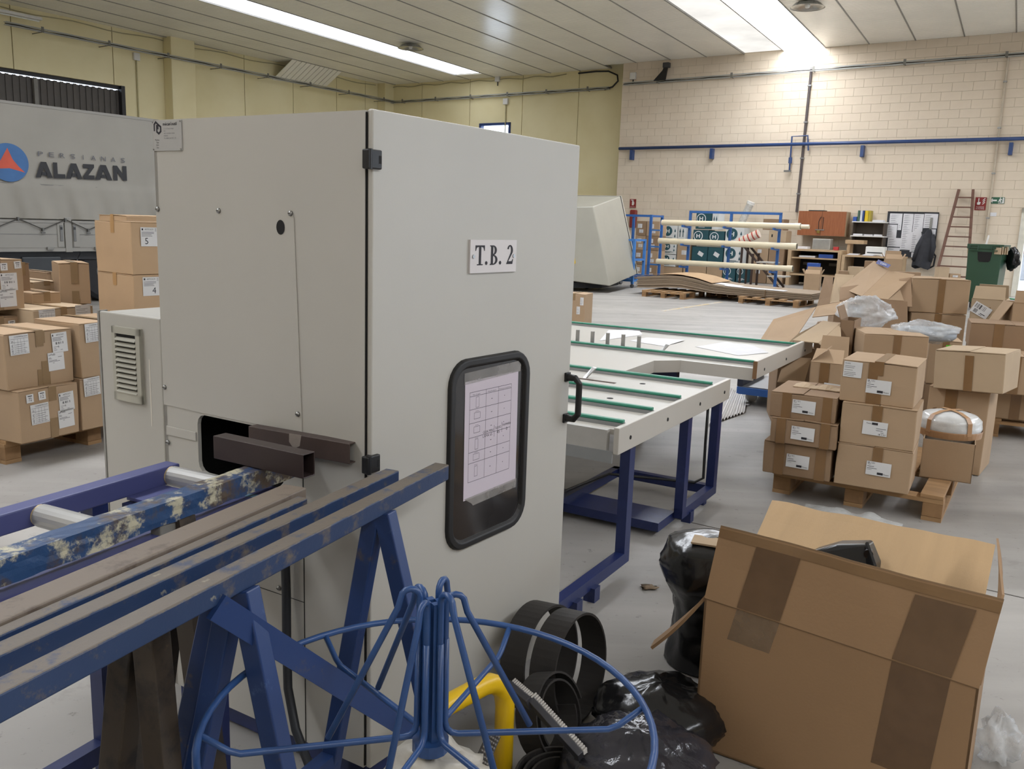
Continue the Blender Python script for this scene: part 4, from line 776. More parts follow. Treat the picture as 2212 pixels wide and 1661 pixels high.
def carton(label, spec, seam='y', papers=(), group=None, top='closed', mt=None, tape=True, tilt=(0, 0), name='carton', flaps=(), bands=(), tmat=None, jit=.004, seed=None):
    cx, cy, z0, yaw, w, d, h = spec; mt = mt or m_card; tmat = tmat or m_pt2
    M = Matrix.Translation((cx, cy, z0)) @ Matrix.Rotation(R(yaw), 4, 'Z') @ Matrix.Rotation(R(tilt[0]), 4, 'X') @ Matrix.Rotation(R(tilt[1]), 4, 'Y')
    t = thing(name, label, 'box', m=M, group=group); rj = random.Random(label); J = lambda: rj.uniform(-jit, jit)
    w2, d2 = w/2, d/2; T = .0045
    if top == 'closed':
        b = MB(); H = h-T
        lo = [(-w2+J()*.5, -d2, 0), (w2+J()*.5, -d2, 0), (w2, d2, 0), (-w2, d2, 0)]; hi = [(-w2+J(), -d2+J(), H), (w2+J(), -d2+J(), H), (w2+J(), d2, H), (-w2+J(), d2, H)]
        md = [((a[0]+c[0])/2*1.006, (a[1]+c[1])/2*1.006, H*.5) for a, c in zip(lo, hi)]
        fs = [(3, 2, 1, 0), (8, 9, 10, 11)]
        for k in (0, 4):
            for i in range(4): fs.append((k+i, k+(i+1) % 4, k+4+(i+1) % 4, k+4+i))
        b._a([*lo, *md, *hi], fs); b.build('body', mt, t, local=True, bevel=.004, seg=1)
        for s in (-1, 1):
            lf = rj.uniform(.0, .006)
            if seam == 'y': q = [(s*w2, -d2-.001, H), (s*w2, d2, H), (s*.002, d2, H+lf), (s*.002, -d2-.001, H+lf)]
            else: q = [(-w2-.001, s*d2, H), (w2+.001, s*d2, H), (w2+.001, s*.002, H+lf), (-w2-.001, s*.002, H+lf)]
            MB().prism(q, (0, 0, T)).build('flap', mt, t, local=True)
        if tape:
            tw = .024; zt = h+.007
            if seam == 'y': bl = ((-tw, tw, -d2-.0035, d2+.002, zt-.0008, zt), (-tw, tw, -d2-.0035, -d2-.0025, h-min(.09, h*.3), zt-.0008), (-tw, tw, -d2-.0035, -d2-.0025, .002, min(.10, h*.33)))
            else: bl = ((-w2-.004, w2+.004, -tw, tw, zt-.0008, zt), (-w2-.004, -w2-.003, -tw, tw, h-.08, zt-.0008), (w2+.003, w2+.004, -tw, tw, h-.08, zt-.0008))
            for q in bl: MB().box(*q).build('tape', tmat, t, local=True)
    else:
        b = MB(); b.box(-w2, w2, -d2, d2, 0, T).box(-w2, w2, -d2, -d2+T, 0, h).box(-w2, w2, d2-T, d2, 0, h).box(-w2, -w2+T, -d2, d2, 0, h).box(w2-T, w2, -d2, d2, 0, h); b.build('body', mt, t, local=True)
        for side, ang, ln in flaps:
            a = R(ang); o = {'F': ((-w2, -d2, h), (w2, -d2, h), (0, -1)), 'B': ((w2, d2, h), (-w2, d2, h), (0, 1)), 'L': ((-w2, d2, h), (-w2, -d2, h), (-1, 0)), 'R': ((w2, -d2, h), (w2, d2, h), (1, 0))}[side]
            off = Vector((o[2][0]*math.sin(a), o[2][1]*math.sin(a), math.cos(a)))*ln; p, q = Vector(o[0]), Vector(o[1]); c_ = (q-p).normalized()*.006
            MB().slab([p+c_, q-c_, q-c_*2.5+off, p+c_*2.5+off], T).build('flap', mt, t, local=True)
    for u, v0, v1, bw in bands: MB().box(-w2+u*w-bw/2, -w2+u*w+bw/2, -d2-.0042, -d2-.003, v0*h, v1*h).build('tape', tmat, t, local=True)
    for pp in papers:
        face, u, v, pw, ph, st = pp[:6]; ro = R(pp[6]) if len(pp) > 6 else 0
        o, ex, ey, n_, fw, fh = {'F': ((-w2, -d2, 0), (1, 0, 0), (0, 0, 1), (0, -1, 0), w, h), 'R': ((w2, -d2, 0), (0, 1, 0), (0, 0, 1), (1, 0, 0), d, h), 'L': ((-w2, d2, 0), (0, -1, 0), (0, 0, 1), (-1, 0, 0), d, h), 'T': ((-w2, -d2, h), (1, 0, 0), (0, 1, 0), (0, 0, 1), w, d)}[face]
        o, ex, ey, n_ = map(Vector, (o, ex, ey, n_)); c = o+ex*(u*fw)+ey*(v*fh)+n_*.0052
        e1 = ex*math.cos(ro)+ey*math.sin(ro); e2 = -ex*math.sin(ro)+ey*math.cos(ro); c = c-e1*pw/2-e2*ph/2
        lb = MB().prism([c, c+e1*pw, c+e1*pw+e2*ph, c+e2*ph], n_*.0006).build('paper_label', m_lab, t, local=True)
        b = MB(); prints(b, c+n_*.0007, e1, e2, pw, ph, n_, st); b.build('print', ink, lb, local=True)
    return t
m_pw = mat('pallet_wood', '9b7a55', .8, 0, .18, 5, .2, 60, stretch=(1, 5, 5)); m_pw2 = mat('pallet_block_wood', '8a6a48', .85, 0, .2, 10, .2, 60)
def pallet(label, x, y, yaw, w=.8, l=1.2, z=0):
    t = thing('pallet', label, 'pallet', (x, y, z), yaw); rp = random.Random(label); xs = [0, .18, .33, .51, .66] if w > .7 else [0, .2, .4]
    nb = 5 if w > .7 else 3; bw = .115
    for i in range(nb):
        x0 = i*(w-bw)/(nb-1)+rp.uniform(-.008, .008); MB().box(x0, x0+bw, rp.uniform(-.006, .006), l, .122, .144).build('board', m_pw, t, local=True, bevel=.002, seg=1)
    for yy in (0, l/2-.05, l-.1): MB().box(0, w, yy, yy+.1, .1, .122).build('cross_board', m_pw, t, local=True)
    for i in range(3):
        x0 = i*(w-.1)/2
        MB().box(x0, x0+.1, 0, l, 0, .022).build('bottom_board', m_pw, t, local=True)
        for yy in (0, l/2-.06, l-.12): MB().box(x0, x0+.1, yy, yy+.12, .022, .1).build('block', m_pw2, t, local=True, bevel=.003, seg=1)
    return t
# ------------------------------------------------------------------ left: cartons on pallets
CA1 = (-2.94, 5.152, 0.144, 64, 0.384, 0.42, 0.31); CA2 = (-2.987, 5.18, 0.455, 63, 0.423, 0.42, 0.327)
CB1 = (-2.748, 5.545, 0.144, 64, 0.45, 0.42, 0.325); CB2 = (-2.739, 5.563, 0.47, 64, 0.45, 0.42, 0.34)
g_ = 'labelled cartons on the left pallets'
carton('taped brown carton with 72 and 12 stickers at the bottom of the left pallet stack', CA1, papers=(('F', .33, .52, .115, .12, 'tab', 2), ('F', .79, .66, .10, .115, 'art', 3), ('F', .77, .33, .105, .11, 'cust', 2), ('F', .18, .84, .045, .05, 'num72', 2), ('F', .38, .86, .045, .05, 'num12', 3)), group=g_, bands=((.56, .72, 1, .05), (.56, 0, .38, .05)), tape=False)
carton('brown carton with three white labels on top of the stack at the left edge', CA2, papers=(('F', .2, .8, .115, .115, 'tab', 2), ('F', .80, .76, .10, .12, 'art', 3), ('F', .73, .42, .105, .11, 'cust', 2)), group=g_, bands=((.52, .78, 1, .05), (.57, 0, .45, .05)))
carton('brown carton low on the left pallet just left of the electrical cabinet', CB1, papers=(('F', .18, .83, .115, .115, 'tab', 2),), group=g_)
carton('brown carton on the left pallet with a label just left of the electrical cabinet', CB2, papers=(('F', .2, .82, .115, .115, 'tab', 2), ('F', .52, .42, .1, .12, 'cust', 2)), group=g_)
pallet('wooden pallet under the nearest carton stack at the left edge', *(-2.971, 4.947), 63, 1.2, .62)
q = fr((*(-2.993, 4.836), 0), 63); t = thing('pallet', 'blue painted pallet end at the left edge of the picture', 'pallet', q.to_translation(), 63); m_bp = mat('blue_pallet_paint', '1f4a75', .6, 0, .1, 9)
for i in range(2):
    MB().box(-.5, .0, .1+.2*i, .3+.2*i-.02, .12, .15, q).build('board', m_bp, t)
for x in (-.12, -.5):
    for y in (.1, .4): MB().box(x, x+.12, y, y+.1, 0, .12, q).build('block', m_bp, t)
# second rank
R2 = (-3.692, 6.0, 0.8, 64, 0.352, 0.42, 0.343)
R2b = (-3.708, 6.015, 0.49, 64, 0.385, 0.42, 0.261)
carton('upright carton with 12 and 77 stickers at the left edge behind the nearest stack', R2, papers=(('F', .62, .86, .05, .05, 'num12', 1), ('F', .90, .89, .05, .05, 'num77', 4), ('F', .70, .56, .12, .12, 'art', 1), ('F', .66, .24, .12, .12, 'cust', 1)), group=g_)
carton('carton with 12 and 72 stickers under the upright one at the left edge', R2b, papers=(('F', .70, .8, .05, .05, 'num12', 2), ('F', .92, .85, .05, .05, 'num72', 3)), group=g_)
R3 = (-3.421, 6.271, 0.5, 62, 0.462, 0.5, 0.304)
carton('low carton with a wrinkled film flap between the upright cartons on the left', R3, papers=(('F', .22, .8, .12, .12, 'tab', 1), ('F', .82, .88, .12, .1, 'plain', 1)), group=g_, mt=m_card3)
for lab, tl, tr, Y, yw, z0, d, pp, m_ in (('tall narrow carton behind the upright stickered carton at the left edge', (40, 568), None, 0, 0, 0, 0, (), None),): pass
LB = [
 ('tall narrow carton behind the upright stickered carton at the left edge', (-3.813, 6.554, 0.72, 58, 0.113, 0.4, 0.371), (), m_card2),
 ('tall carton with tape strips standing left of the two numbered cartons', (-3.465, 6.803, 0.78, 35, 0.21, 0.35, 0.311), (), m_card),
 ('flat carton with a crumpled top in the middle of the left pallets', (-3.858, 6.932, 0.84, 56, 0.222, 0.5, 0.091), (), m_card3),
 ('flat carton with a blue-white label under the crumpled one on the left pallets', (-3.625, 6.512, 0.68, 56, 0.207, 0.45, 0.205), (('F', .55, .25, .12, .05, 'plain'),), m_card),
 ('small carton end far back beside the truck wheel', (-4.213, 7.761, 0.76, 56, 0.118, 0.4, 0.183), (), m_card2),
 ('small carton end far back below the truck bed', (-4.492, 7.934, 0.74, 56, 0.053, 0.4, 0.181), (), m_card2),
]
for lab, sp, pp, m_ in LB: carton(lab, sp, papers=pp, group=g_, mt=m_, bands=((.5, .5, 1, .05), (.52, 0, .12, .05)) if 'tape strips' in lab else ())
TL = (-2.632, 6.386, 1.065, 54, 0.62, 0.46, 0.36)
c1 = carton('large tan carton marked 5 on top of the stack behind the electrical cabinet', TL, seam='x', papers=(('F', .22, .72, .14, .13, 'big5'),), group='two numbered tan cartons', tmat=m_tpt, mt=m_tan)
TL2 = (TL[0], TL[1], TL[2]-.365, TL[3], TL[4], TL[5], .362)
c2 = carton('large tan carton marked 4 under the one marked 5', TL2, seam='x', papers=(('F', .22, .78, .14, .13, 'big4'),), group='two numbered tan cartons', tmat=m_tpt, mt=m_tan)
carton('tan carton just visible behind the top numbered carton', (-3.041, 7.26, 1.07, 54, 0.6, 0.4, 0.39), seam='x', group=g_, tmat=m_tpt, mt=m_tan)
# lower cartons and pallets that carry the second rank
sup = [('plain carton low in the stack under the numbered cartons', (TL[0], TL[1], .144, TL[3], TL[4], TL[5], TL2[2]-.146)), ('plain carton low in the second rank at the left edge', (R2b[0], R2b[1], .144, 64, R2b[4], .42, R2b[2]-.146)), ('plain carton low in the second rank left of the electrical cabinet', (R3[0], R3[1], .144, R3[3], R3[4], .48, R3[2]-.146))]
for lab, sp in sup: carton(lab, (sp[0], sp[1], sp[2], sp[3], sp[4]*(1 if 'numbered' in lab else .8), sp[5]*(1 if 'numbered' in lab else .75), sp[6]), group=g_)
for lab, sp, pp, m_ in LB:
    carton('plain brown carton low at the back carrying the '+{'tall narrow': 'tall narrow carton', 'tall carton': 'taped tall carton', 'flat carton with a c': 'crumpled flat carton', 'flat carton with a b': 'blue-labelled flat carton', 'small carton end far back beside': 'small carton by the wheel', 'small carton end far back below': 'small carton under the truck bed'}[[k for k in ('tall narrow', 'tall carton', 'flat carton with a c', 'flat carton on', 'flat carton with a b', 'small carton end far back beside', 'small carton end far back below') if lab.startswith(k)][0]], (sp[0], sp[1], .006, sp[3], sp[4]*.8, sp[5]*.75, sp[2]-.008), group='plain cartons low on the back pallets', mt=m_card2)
pallet('wooden pallet under the numbered cartons behind the electrical cabinet', *(Matrix.Translation((TL[0], TL[1], 0)) @ Matrix.Rotation(R(54), 4, 'Z') @ Vector((-.4, -.26, 0))).xy, 54, .8, .8)
pallet('wooden pallet under the second rank of cartons at the left edge', *(Matrix.Translation((R2[0], R2[1], 0)) @ Matrix.Rotation(R(64), 4, 'Z') @ Vector((-.3, -.22, 0))).xy, 64, 1.2, .5)

# ------------------------------------------------------------------ truck
TP = Vector((-6.983, 14.0, 0.816)); TR = fr((TP.x, TP.y, 0), 54.5)
tr = thing('truck', 'grey curtain-sided truck lettered PERSIANAS ALAZAN along the left wall', 'truck', (TP.x, TP.y, 0), 54.5)
def tr_(x, y, z): return TR @ Vector((x, y, z))
m_tarp = mat('grey_tarpaulin', '87837a', .5, 0, .06, 1.5, .15, 8); m_tg = mat('truck_grey_paint', '827f78', .45, 0, .05, 2); m_td = mat('truck_dark_chassis', '17181b', .6); m_ty = mat('tyre_rubber', '1d1d1f', .85)
X0, X1 = -4.6, 2.6
b = MB()
def tarp(u, v):
    x = X0+(X1-X0)*u; z = 1.33+(3.0-1.33)*v; w_ = max(0, 1-v*2.2)
    y = .018*w_*math.sin(x*9.0+v*6)+.012*w_*math.sin(x*23+v*9)+.008*math.sin(x*2.1)*(1-v)
    if v < .32: y += .012
    return tr_(x, -y, z+ (.02*abs(math.sin(x*math.pi/.372))*0 if v > .02 else 0))
b.grid(tarp, 150, 30); cu = b.build('curtain', m_tarp, tr, smooth=True)
MB().box(X0, X1, -.004, .004, 1.835, 1.85, TR).build('seam', mat('tarp_seam', '6f6d69', .6), cu)
b = MB(); b.box(X0, X1, .03, 2.4, 1.3, 3.0, TR); b.build('load_cover', m_tarp, tr, bevel=.04)
MB().box(X0, X1, -.006, .03, 2.98, 3.02, TR).build('top_hem', m_tg, cu)
for x0, x1 in ((-4.6, -2.45), (-2.35, -.205), (-.095, 2.0)):
    dp = MB().box(x0+.01, x1-.01, 0, .03, .885, 1.31, TR).build('drop_side', m_tg, tr, bevel=.006)
    MB().box(x0+.05, x1-.05, -.004, 0, 1.09, 1.10, TR).build('groove', mat('side_groove', '6b6a67', .6), dp); MB().box(x0+.01, x1-.01, -.01, 0, 1.27, 1.31, TR).build('top_rim', m_tg, dp)
    for x in (x0+.02, x1-.12): 
        c = MB().box(x, x+.10, -.012, 0, .90, 1.30, TR).build('corner_plate', m_tg, dp, bevel=.003)
    for x in (x0+.35, x1-.30): MB().box(x, x+.10, -.04, .02, .855, .90, TR).build('hinge', mat('truck_hinge', '75746f', .5), tr, bevel=.006)
for x in (-2.40, -.150, 2.05): MB().box(x-.055, x+.055, -.01, .05, .82, 1.36, TR).build('post', m_tg, tr, bevel=.005)
for x in (-.265, -.055): 
    l = MB().box(x-.022, x+.022, -.022, -.01, .99, 1.24, TR).build('latch', mat('latch_grey', '62615e', .4, .3), tr, bevel=.004); MB().box(x-.015, x+.015, -.026, -.022, 1.17, 1.21, TR).build('latch_eye', black, l)
b = MB(); b.box(X0, X1, .0, .06, .83, .885, TR); b.build('side_rail', m_tg, tr)
b = MB(); hp = [(-1.98+.357*i, 1.325 if i % 2 else 1.17) for i in range(12)]
b.tube([tr_(x, -.03, z) for x, z in hp], .008, 5); b.build('lacing_rope', mat('dark_rope', '3a3936', .7), tr)
for i, (x, z) in enumerate(hp):
    c = MB(); c.box(x-.012, x+.012, -.04, .0, z-.03, z+.02, TR); 
    if i % 2 == 0: c.box(x-.03, x+.03, -.04, -.03, z-.06, z-.04, TR)
    c.build('rope_hook', mat('hook_steel', '55534f', .4, .5), tr)
MB().box(X0, X1, .1, 2.3, .70, .82, TR).build('chassis', m_td, tr); MB().box(-4.0, 2.4, .7, 1.6, .45, .7, TR).build('frame_beam', m_td, tr)
MB().box(-.85, -.25, .06, .5, .35, .75, TR).build('battery_box', mat('dark_tank', '26292c', .5), tr, bevel=.02)
for x in (.55, 1.6):
    for y in (.12, 2.0):
        w_ = MB().lathe(tr_(x, y+.14, .5), [(.2, -.14), (.44, -.14), (.49, -.10), (.5, 0), (.49, .1), (.44, .14), (.2, .14)], 32, TR.to_3x3() @ Matrix.Rotation(R(90), 3, 'X')).build('wheel', m_ty, tr, smooth=False)
        MB().lathe(tr_(x, y+.14, .5), [(0, .06), (.08, .08), (.1, .02), (.2, .04), (.2, -.1)], 24, TR.to_3x3() @ Matrix.Rotation(R(90), 3, 'X')).build('rim', m_tg, w_)
    arc_ = arc(tr_(x, .1, .5), .56, 15, 165, 14, TR.to_3x3() @ Vector((1, 0, 0)), UP); b = MB(); yv = TR.to_3x3() @ Vector((0, .34, 0)); b._a([p for q_2 in arc_ for p in (q_2, q_2+yv)], [(2*i, 2*i+1, 2*i+3, 2*i+2) for i in range(14)]); b.build('mudguard', mat('mudguard_grey', '3a3b3d', .5), tr, solid=.015)
for x in (-4.0,):
    for y in (.12, 2.0): MB().lathe(tr_(x, y+.14, .5), [(0, .1), (.2, .1), (.2, .14), (.44, .14), (.5, .1), (.5, -.1), (.44, -.14), (0, -.14)], 32, TR.to_3x3() @ Matrix.Rotation(R(90), 3, 'X')).build('wheel', m_ty, tr)
# logo and lettering on the curtain
def tl(pts, y=-.021): return [tr_(x, y, z) for x, z in pts]
off = TR.to_3x3() @ Vector((0, -.001, 0)); dc_ = [(-.985+.285*math.cos(R(a)), 2.136+.277*math.sin(R(a))) for a in range(0, 360, 8)]
MB().prism(tl(dc_), off).build('logo_disc', mat('logo_blue', '2f5b8c', .55), cu)
b = MB(); b.prism(tl([(-.992, 2.345), (-.93, 2.19), (-.85, 2.09), (-.76, 2.005), (-.98, 2.055), (-1.22, 2.03), (-1.10, 2.16)], -.0225), off); b.build('logo_triangle', mat('logo_red', 'b4472f', .55), cu)
m_txt = mat('lettering_black', '1a1a1d', .6); m_txt2 = mat('lettering_grey', '55555a', .6); EXT = TR.to_3x3() @ Vector((1, 0, 0))
b = MB()
for i, ch in enumerate('PERSIANAS'): b.text(ch, tr_(-.553+i*.1655+(.03 if ch == 'I' else 0), -.022, 2.262+.0005*i), EXT, UP, .012 if ch == 'I' else .078, .075)
b.build('lettering', m_txt2, cu)
b = MB()
def lt(pts, x0, x1, z0=1.945, z1=2.18, sk=.045): b.prism(tl([(x0+(x1-x0)*u, z0+(z1-z0)*v+sk*(x0+(x1-x0)*u+.6)*.5) for u, v in pts], -.022), off)
A_ = lambda x0, x1: (lt([(0, 0), (.34, 1), (.66, 1), (.5, .62), (.42, .38), (.3, 0)], x0, x1), lt([(1, 0), (.7, 0), (.58, .38), (.5, .62), (.66, 1)], x0, x1), lt([(.3, .14), (.7, .14), (.64, .36), (.36, .36)], x0, x1))
A_(-.607, -.349); lt([(0, 0), (0, 1), (.36, 1), (.36, .27), (1, .27), (1, 0)], -.335, -.155); A_(-.148, .118)
lt([(0, 0), (0, .2), (.52, .73), (.04, .73), (.04, 1), (1, 1), (1, .8), (.46, .27), (1, .27), (1, 0)], .13, .315); A_(.322, .612)
lt([(0, 0), (0, 1), (.3, 1), (.3, 0)], .634, .867); lt([(.7, 0), (.7, 1), (1, 1), (1, 0)], .634, .867); lt([(.3, 1), (.3, .55), (.7, 0), (.7, .45)], .634, .867)
b.build('lettering', m_txt, cu)

# ------------------------------------------------------------------ right: stacked cartons on the near pallet
# placed above
# placed above
# placed above
# placed above
# placed above
# placed above
# placed above
gk = 'cartons with black-printed labels on the near pallet'
bk = lambda u, v, st='blk', r=-1: ('F', u, v, .125, .075, st, r)
pallet('wooden pallet under the labelled cartons beyond the big open carton', *(1.551, 4.929), -31.5, .9, 1.15)
carton('bottom carton of the left column on the near pallet', (1.725, 4.953, 0.144, -29, 0.369, 0.44, 0.188), papers=(bk(.52, .48),), group=gk, mt=m_card2, tmat=m_pt, tape=False, bands=((.24, 0, 1, .055), (.85, 0, 1, .055)))
carton('middle carton of the left column on the near pallet', (1.734, 4.917, 0.333, -29, 0.355, 0.44, 0.141), papers=(bk(.5, .5),), group=gk, mt=m_card2, tmat=m_pt, tape=False, bands=((.16, 0, 1, .05), (.83, 0, 1, .05)))
t = carton('film-wrapped top carton of the left column with a torn lid on the near pallet', (1.728, 4.945, 0.475, -29, 0.352, 0.44, 0.143), papers=(bk(.52, .52),), group=gk, mt=m_card2, tmat=m_pt, tape=False, bands=((.25, 0, 1, .05), (.87, 0, 1, .05)))
s_ = (1.728, 4.945, 0.475, -29, 0.352, 0.44, 0.143); b = MB()
for i in range(14): b._a([(-.10+.02*i, -.02+.004*math.sin(i*2), s_[6]+.006), (-.08+.02*i, -.02+.004*math.sin(i*2+2), s_[6]+.006), (-.08+.02*i, .07, s_[6]+.016+.008*math.sin(i)), (-.10+.02*i, .07, s_[6]+.016+.008*math.sin(i-1))], [(0, 1, 2, 3)])
b.build('torn_lid', m_card3, t, local=True, solid=.005)
carton('bottom carton of the right column on the near pallet', (2.061, 4.736, 0.144, -29, 0.38, 0.38, 0.235), papers=(bk(.58, .5),), group=gk, tmat=m_pt, tape=False, bands=((.55, .5, 1, .05),))
carton('middle carton of the right column with an upside-down label on the near pallet', (2.063, 4.737, 0.38, -29, 0.374, 0.38, 0.224), papers=(bk(.47, .45, 'kbl'),), group=gk, tmat=m_pt, tape=False, bands=((.48, .6, 1, .05),))
carton('two-label carton with a long tape strip atop the right column on the near pallet', (2.064, 4.779, 0.605, -31, 0.375, 0.4, 0.227), papers=(bk(.52, .43), ('F', .15, .78, .095, .085, 'plain', -1)), group=gk, tmat=m_pt, seam='y', bands=((.43, .0, 1, .048),))
s_ = (2.064, 4.779, 0.605, -31, 0.375, 0.4, 0.227); p_ = Matrix.Translation(s_[:3]) @ Matrix.Rotation(R(s_[3]), 4, 'Z')
carton('open carton holding the taped round bundle on the near pallet', (2.578, 4.982, 0.144, -27, 0.266, 0.42, 0.225), top='open', flaps=(), group=gk)
s_ = (2.578, 4.982, 0.144, -27, 0.266, 0.42, 0.225); c = Vector((s_[0]+.01, s_[1]+.04, s_[2]+s_[6]))
t = thing('wrapped_bundle', 'round bundle in clear film with crossed brown tape standing in an open carton', 'bundle', (c.x, c.y, s_[2]+.01))
b = MB(); pr = [(0, .135), (.08, .132), (.145, .115), (.168, .09), (.172, .05), (.165, .0), (.12, -.18), (0, -.19)]
def fn(u, v):
    i = min(int(v*7), 6); f = v*7-i; r_ = pr[i][0]*(1-f)+pr[i+1][0]*f; z = pr[i][1]*(1-f)+pr[i+1][1]*f; th = 2*math.pi*u; k = 1+.03*mn.noise(Vector((math.cos(th)*3, math.sin(th)*3, z*30)))
    k = min(k, 1.0) if z < 0 else k
    return c+Vector((math.cos(th)*r_*k*(.8 if z < -.0 else 1), math.sin(th)*r_*k*(.8 if z < -.0 else 1), z))
b.grid(fn, 40, 28, closed_u=True); m_film = film('clear_film_white', 'e2e3e2', .85, .15); b.build('film', m_film, t, smooth=True)
for a in (25, 100):
    b = MB(); e = Vector((math.cos(R(a)), math.sin(R(a)), 0)); n_ = Vector((-e.y, e.x, 0))*.014; st = [(-.178, .02), (-.174, .093), (-.148, .121), (-.08, .138), (0, .142), (.08, .138), (.148, .121), (.174, .093), (.178, .02)]
    b._a([c+e*x+UP*z+s*n_ for x, z in st for s in (-1, 1)], [(2*i, 2*i+1, 2*i+3, 2*i+2) for i in range(8)]); b.build('tape', mat('tan_tape', 'ad8763', .4, 0, .05), t, solid=.001)
MB().lathe(c, [(.175, -.005), (.178, .03), (.177, .035)], 40).build('tape_band', MATS['tan_tape'], t)
# ------------------------------------------------------------------ right: heap of cartons behind
gh = 'loose cartons in the heap on the right'
# placed above
# placed above
HB = [  # label, spec, papers, seam, kind of top, flaps, tape bands, material, tilt
 ('tall plain carton standing behind the round bundle on the near pallet', (2.996, 5.678, 0.004, -36, 0.354, 0.4, 0.543), (), 'x', 'closed', (), ((.38, .45, 1, .07),), m_card, (0, 0)),
 ('tilted carton with a tape strip lying on the tall plain carton', (2.996, 5.549, 0.555, -42, 0.403, 0.36, 0.25), (), 'y', 'closed', (), ((.50, .0, .9, .05),), m_card3, (0, -3)),
 ('wide carton with one tape strip behind the two-label carton', (2.675, 6.19, 0.6, -10, 0.416, 0.46, 0.233), (), 'y', 'closed', (), ((.52, .0, 1, .05),), m_card, (0, 0)),
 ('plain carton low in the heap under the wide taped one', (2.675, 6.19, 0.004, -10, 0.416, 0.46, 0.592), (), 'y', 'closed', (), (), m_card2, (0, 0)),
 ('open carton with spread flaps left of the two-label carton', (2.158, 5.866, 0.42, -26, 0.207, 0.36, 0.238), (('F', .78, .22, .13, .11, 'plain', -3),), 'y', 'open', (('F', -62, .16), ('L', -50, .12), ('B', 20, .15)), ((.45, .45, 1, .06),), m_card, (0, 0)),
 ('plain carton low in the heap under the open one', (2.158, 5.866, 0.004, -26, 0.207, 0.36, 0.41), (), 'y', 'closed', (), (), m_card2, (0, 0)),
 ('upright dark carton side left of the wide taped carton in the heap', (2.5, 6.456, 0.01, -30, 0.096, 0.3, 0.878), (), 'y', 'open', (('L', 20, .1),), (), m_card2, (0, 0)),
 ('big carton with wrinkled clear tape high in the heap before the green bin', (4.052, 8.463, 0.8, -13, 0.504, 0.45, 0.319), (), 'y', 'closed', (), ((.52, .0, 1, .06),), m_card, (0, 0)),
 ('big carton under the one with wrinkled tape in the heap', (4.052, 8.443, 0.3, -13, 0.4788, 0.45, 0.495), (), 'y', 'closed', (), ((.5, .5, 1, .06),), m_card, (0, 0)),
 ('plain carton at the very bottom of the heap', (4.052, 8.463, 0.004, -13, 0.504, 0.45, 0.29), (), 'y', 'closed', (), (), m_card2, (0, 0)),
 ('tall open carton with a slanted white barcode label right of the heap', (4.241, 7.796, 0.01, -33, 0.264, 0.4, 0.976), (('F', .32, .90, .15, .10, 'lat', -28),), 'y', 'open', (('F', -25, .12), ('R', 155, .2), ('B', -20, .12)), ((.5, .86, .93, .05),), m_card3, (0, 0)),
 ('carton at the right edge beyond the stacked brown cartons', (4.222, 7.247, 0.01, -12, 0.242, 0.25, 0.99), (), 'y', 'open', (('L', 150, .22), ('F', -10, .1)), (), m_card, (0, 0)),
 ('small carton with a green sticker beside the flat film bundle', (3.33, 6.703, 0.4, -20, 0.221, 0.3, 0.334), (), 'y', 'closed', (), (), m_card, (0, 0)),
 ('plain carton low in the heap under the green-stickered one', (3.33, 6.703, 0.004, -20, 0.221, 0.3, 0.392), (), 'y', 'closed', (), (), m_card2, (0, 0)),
]
for lab, sp, pp, sm, tp_, fl_, bd, m_, tl_ in HB:
    t = carton(lab, sp, sm, pp, gh, tp_, m_, not bd and 'low' not in lab, tl_, flaps=fl_, bands=bd, tmat=m_pt)
    if 'green sticker' in lab: MB().box(sp[4]/2-.001, sp[4]/2+.004, -.02, .07, sp[6]-.16, sp[6]-.04).build('sticker', mat('green_sticker', '58c42e', .6), t, local=True) if False else MB().box(sp[4]/2-.11, sp[4]/2-.03, -sp[5]/2-.004, -sp[5]/2-.002, sp[6]-.14, sp[6]-.03).build('sticker', mat('green_sticker', '58c42e', .6), t, local=True)
# cartons on the right-hand pallet
# placed above
# placed above
# placed above
pallet('wooden pallet under the brown cartons at the right edge', *(3.685, 6.621), -26, 1.2, .9)
carton('brown carton at the bottom of the stack at the right edge', (4.034, 6.758, 0.144, -24, 0.539, 0.5, 0.225), tape=False, bands=((.36, 0, 1, .07),), mt=m_card, tmat=m_pt, group='brown cartons stacked at the right edge')
carton('brown carton in the middle of the stack at the right edge', (3.883, 6.612, 0.37, -24, 0.518, 0.5, 0.284), tape=False, bands=((.4, 0, 1, .07),), mt=m_card, tmat=m_pt, group='brown cartons stacked at the right edge')
carton('darker brown carton with patterned tape on top of the stack at the right edge', (3.988, 6.968, 0.655, -24, 0.61, 0.42, 0.194), tape=False, bands=((.33, 0, 1, .07),), mt=m_card2, tmat=m_pt, group='brown cartons stacked at the right edge')
# flattened boards leaning on the heap
def board(label, panels, cat='cardboard', m_=None, name='cardboard_sheet', extra=None):
    base = Vector(panels[0][0]); base.z = min(Vector(p).z for q in panels for p in q); t = thing(name, label, cat, base)
    for q in panels: MB().slab(q, .006).build('panel', m_ or m_card, t)
    return t
P_ = Vector
bt = board('large creased cardboard sheet with a dark blue print propped on top of the heap', [[(3.191, 8.6, 0.984), (3.214, 8.1, 0.94), (3.648, 8.6, 1.166), (3.656, 9.0, 1.24)], [(3.214, 8.1, 0.94), (3.415, 8.0, 0.925), (3.86, 8.5, 1.139), (3.648, 8.6, 1.166)], [(3.415, 8.0, 0.925), (3.719, 8.2, 0.901), (3.929, 8.7, 1.079), (3.892, 8.6, 1.098)]])
q = [Vector(v) for v in ((3.616, 8.88, 1.206), (3.616, 8.58, 1.175), (3.657, 8.62, 1.202), (3.652, 8.92, 1.243))]; d_ = Vector((0, -.03, .02))
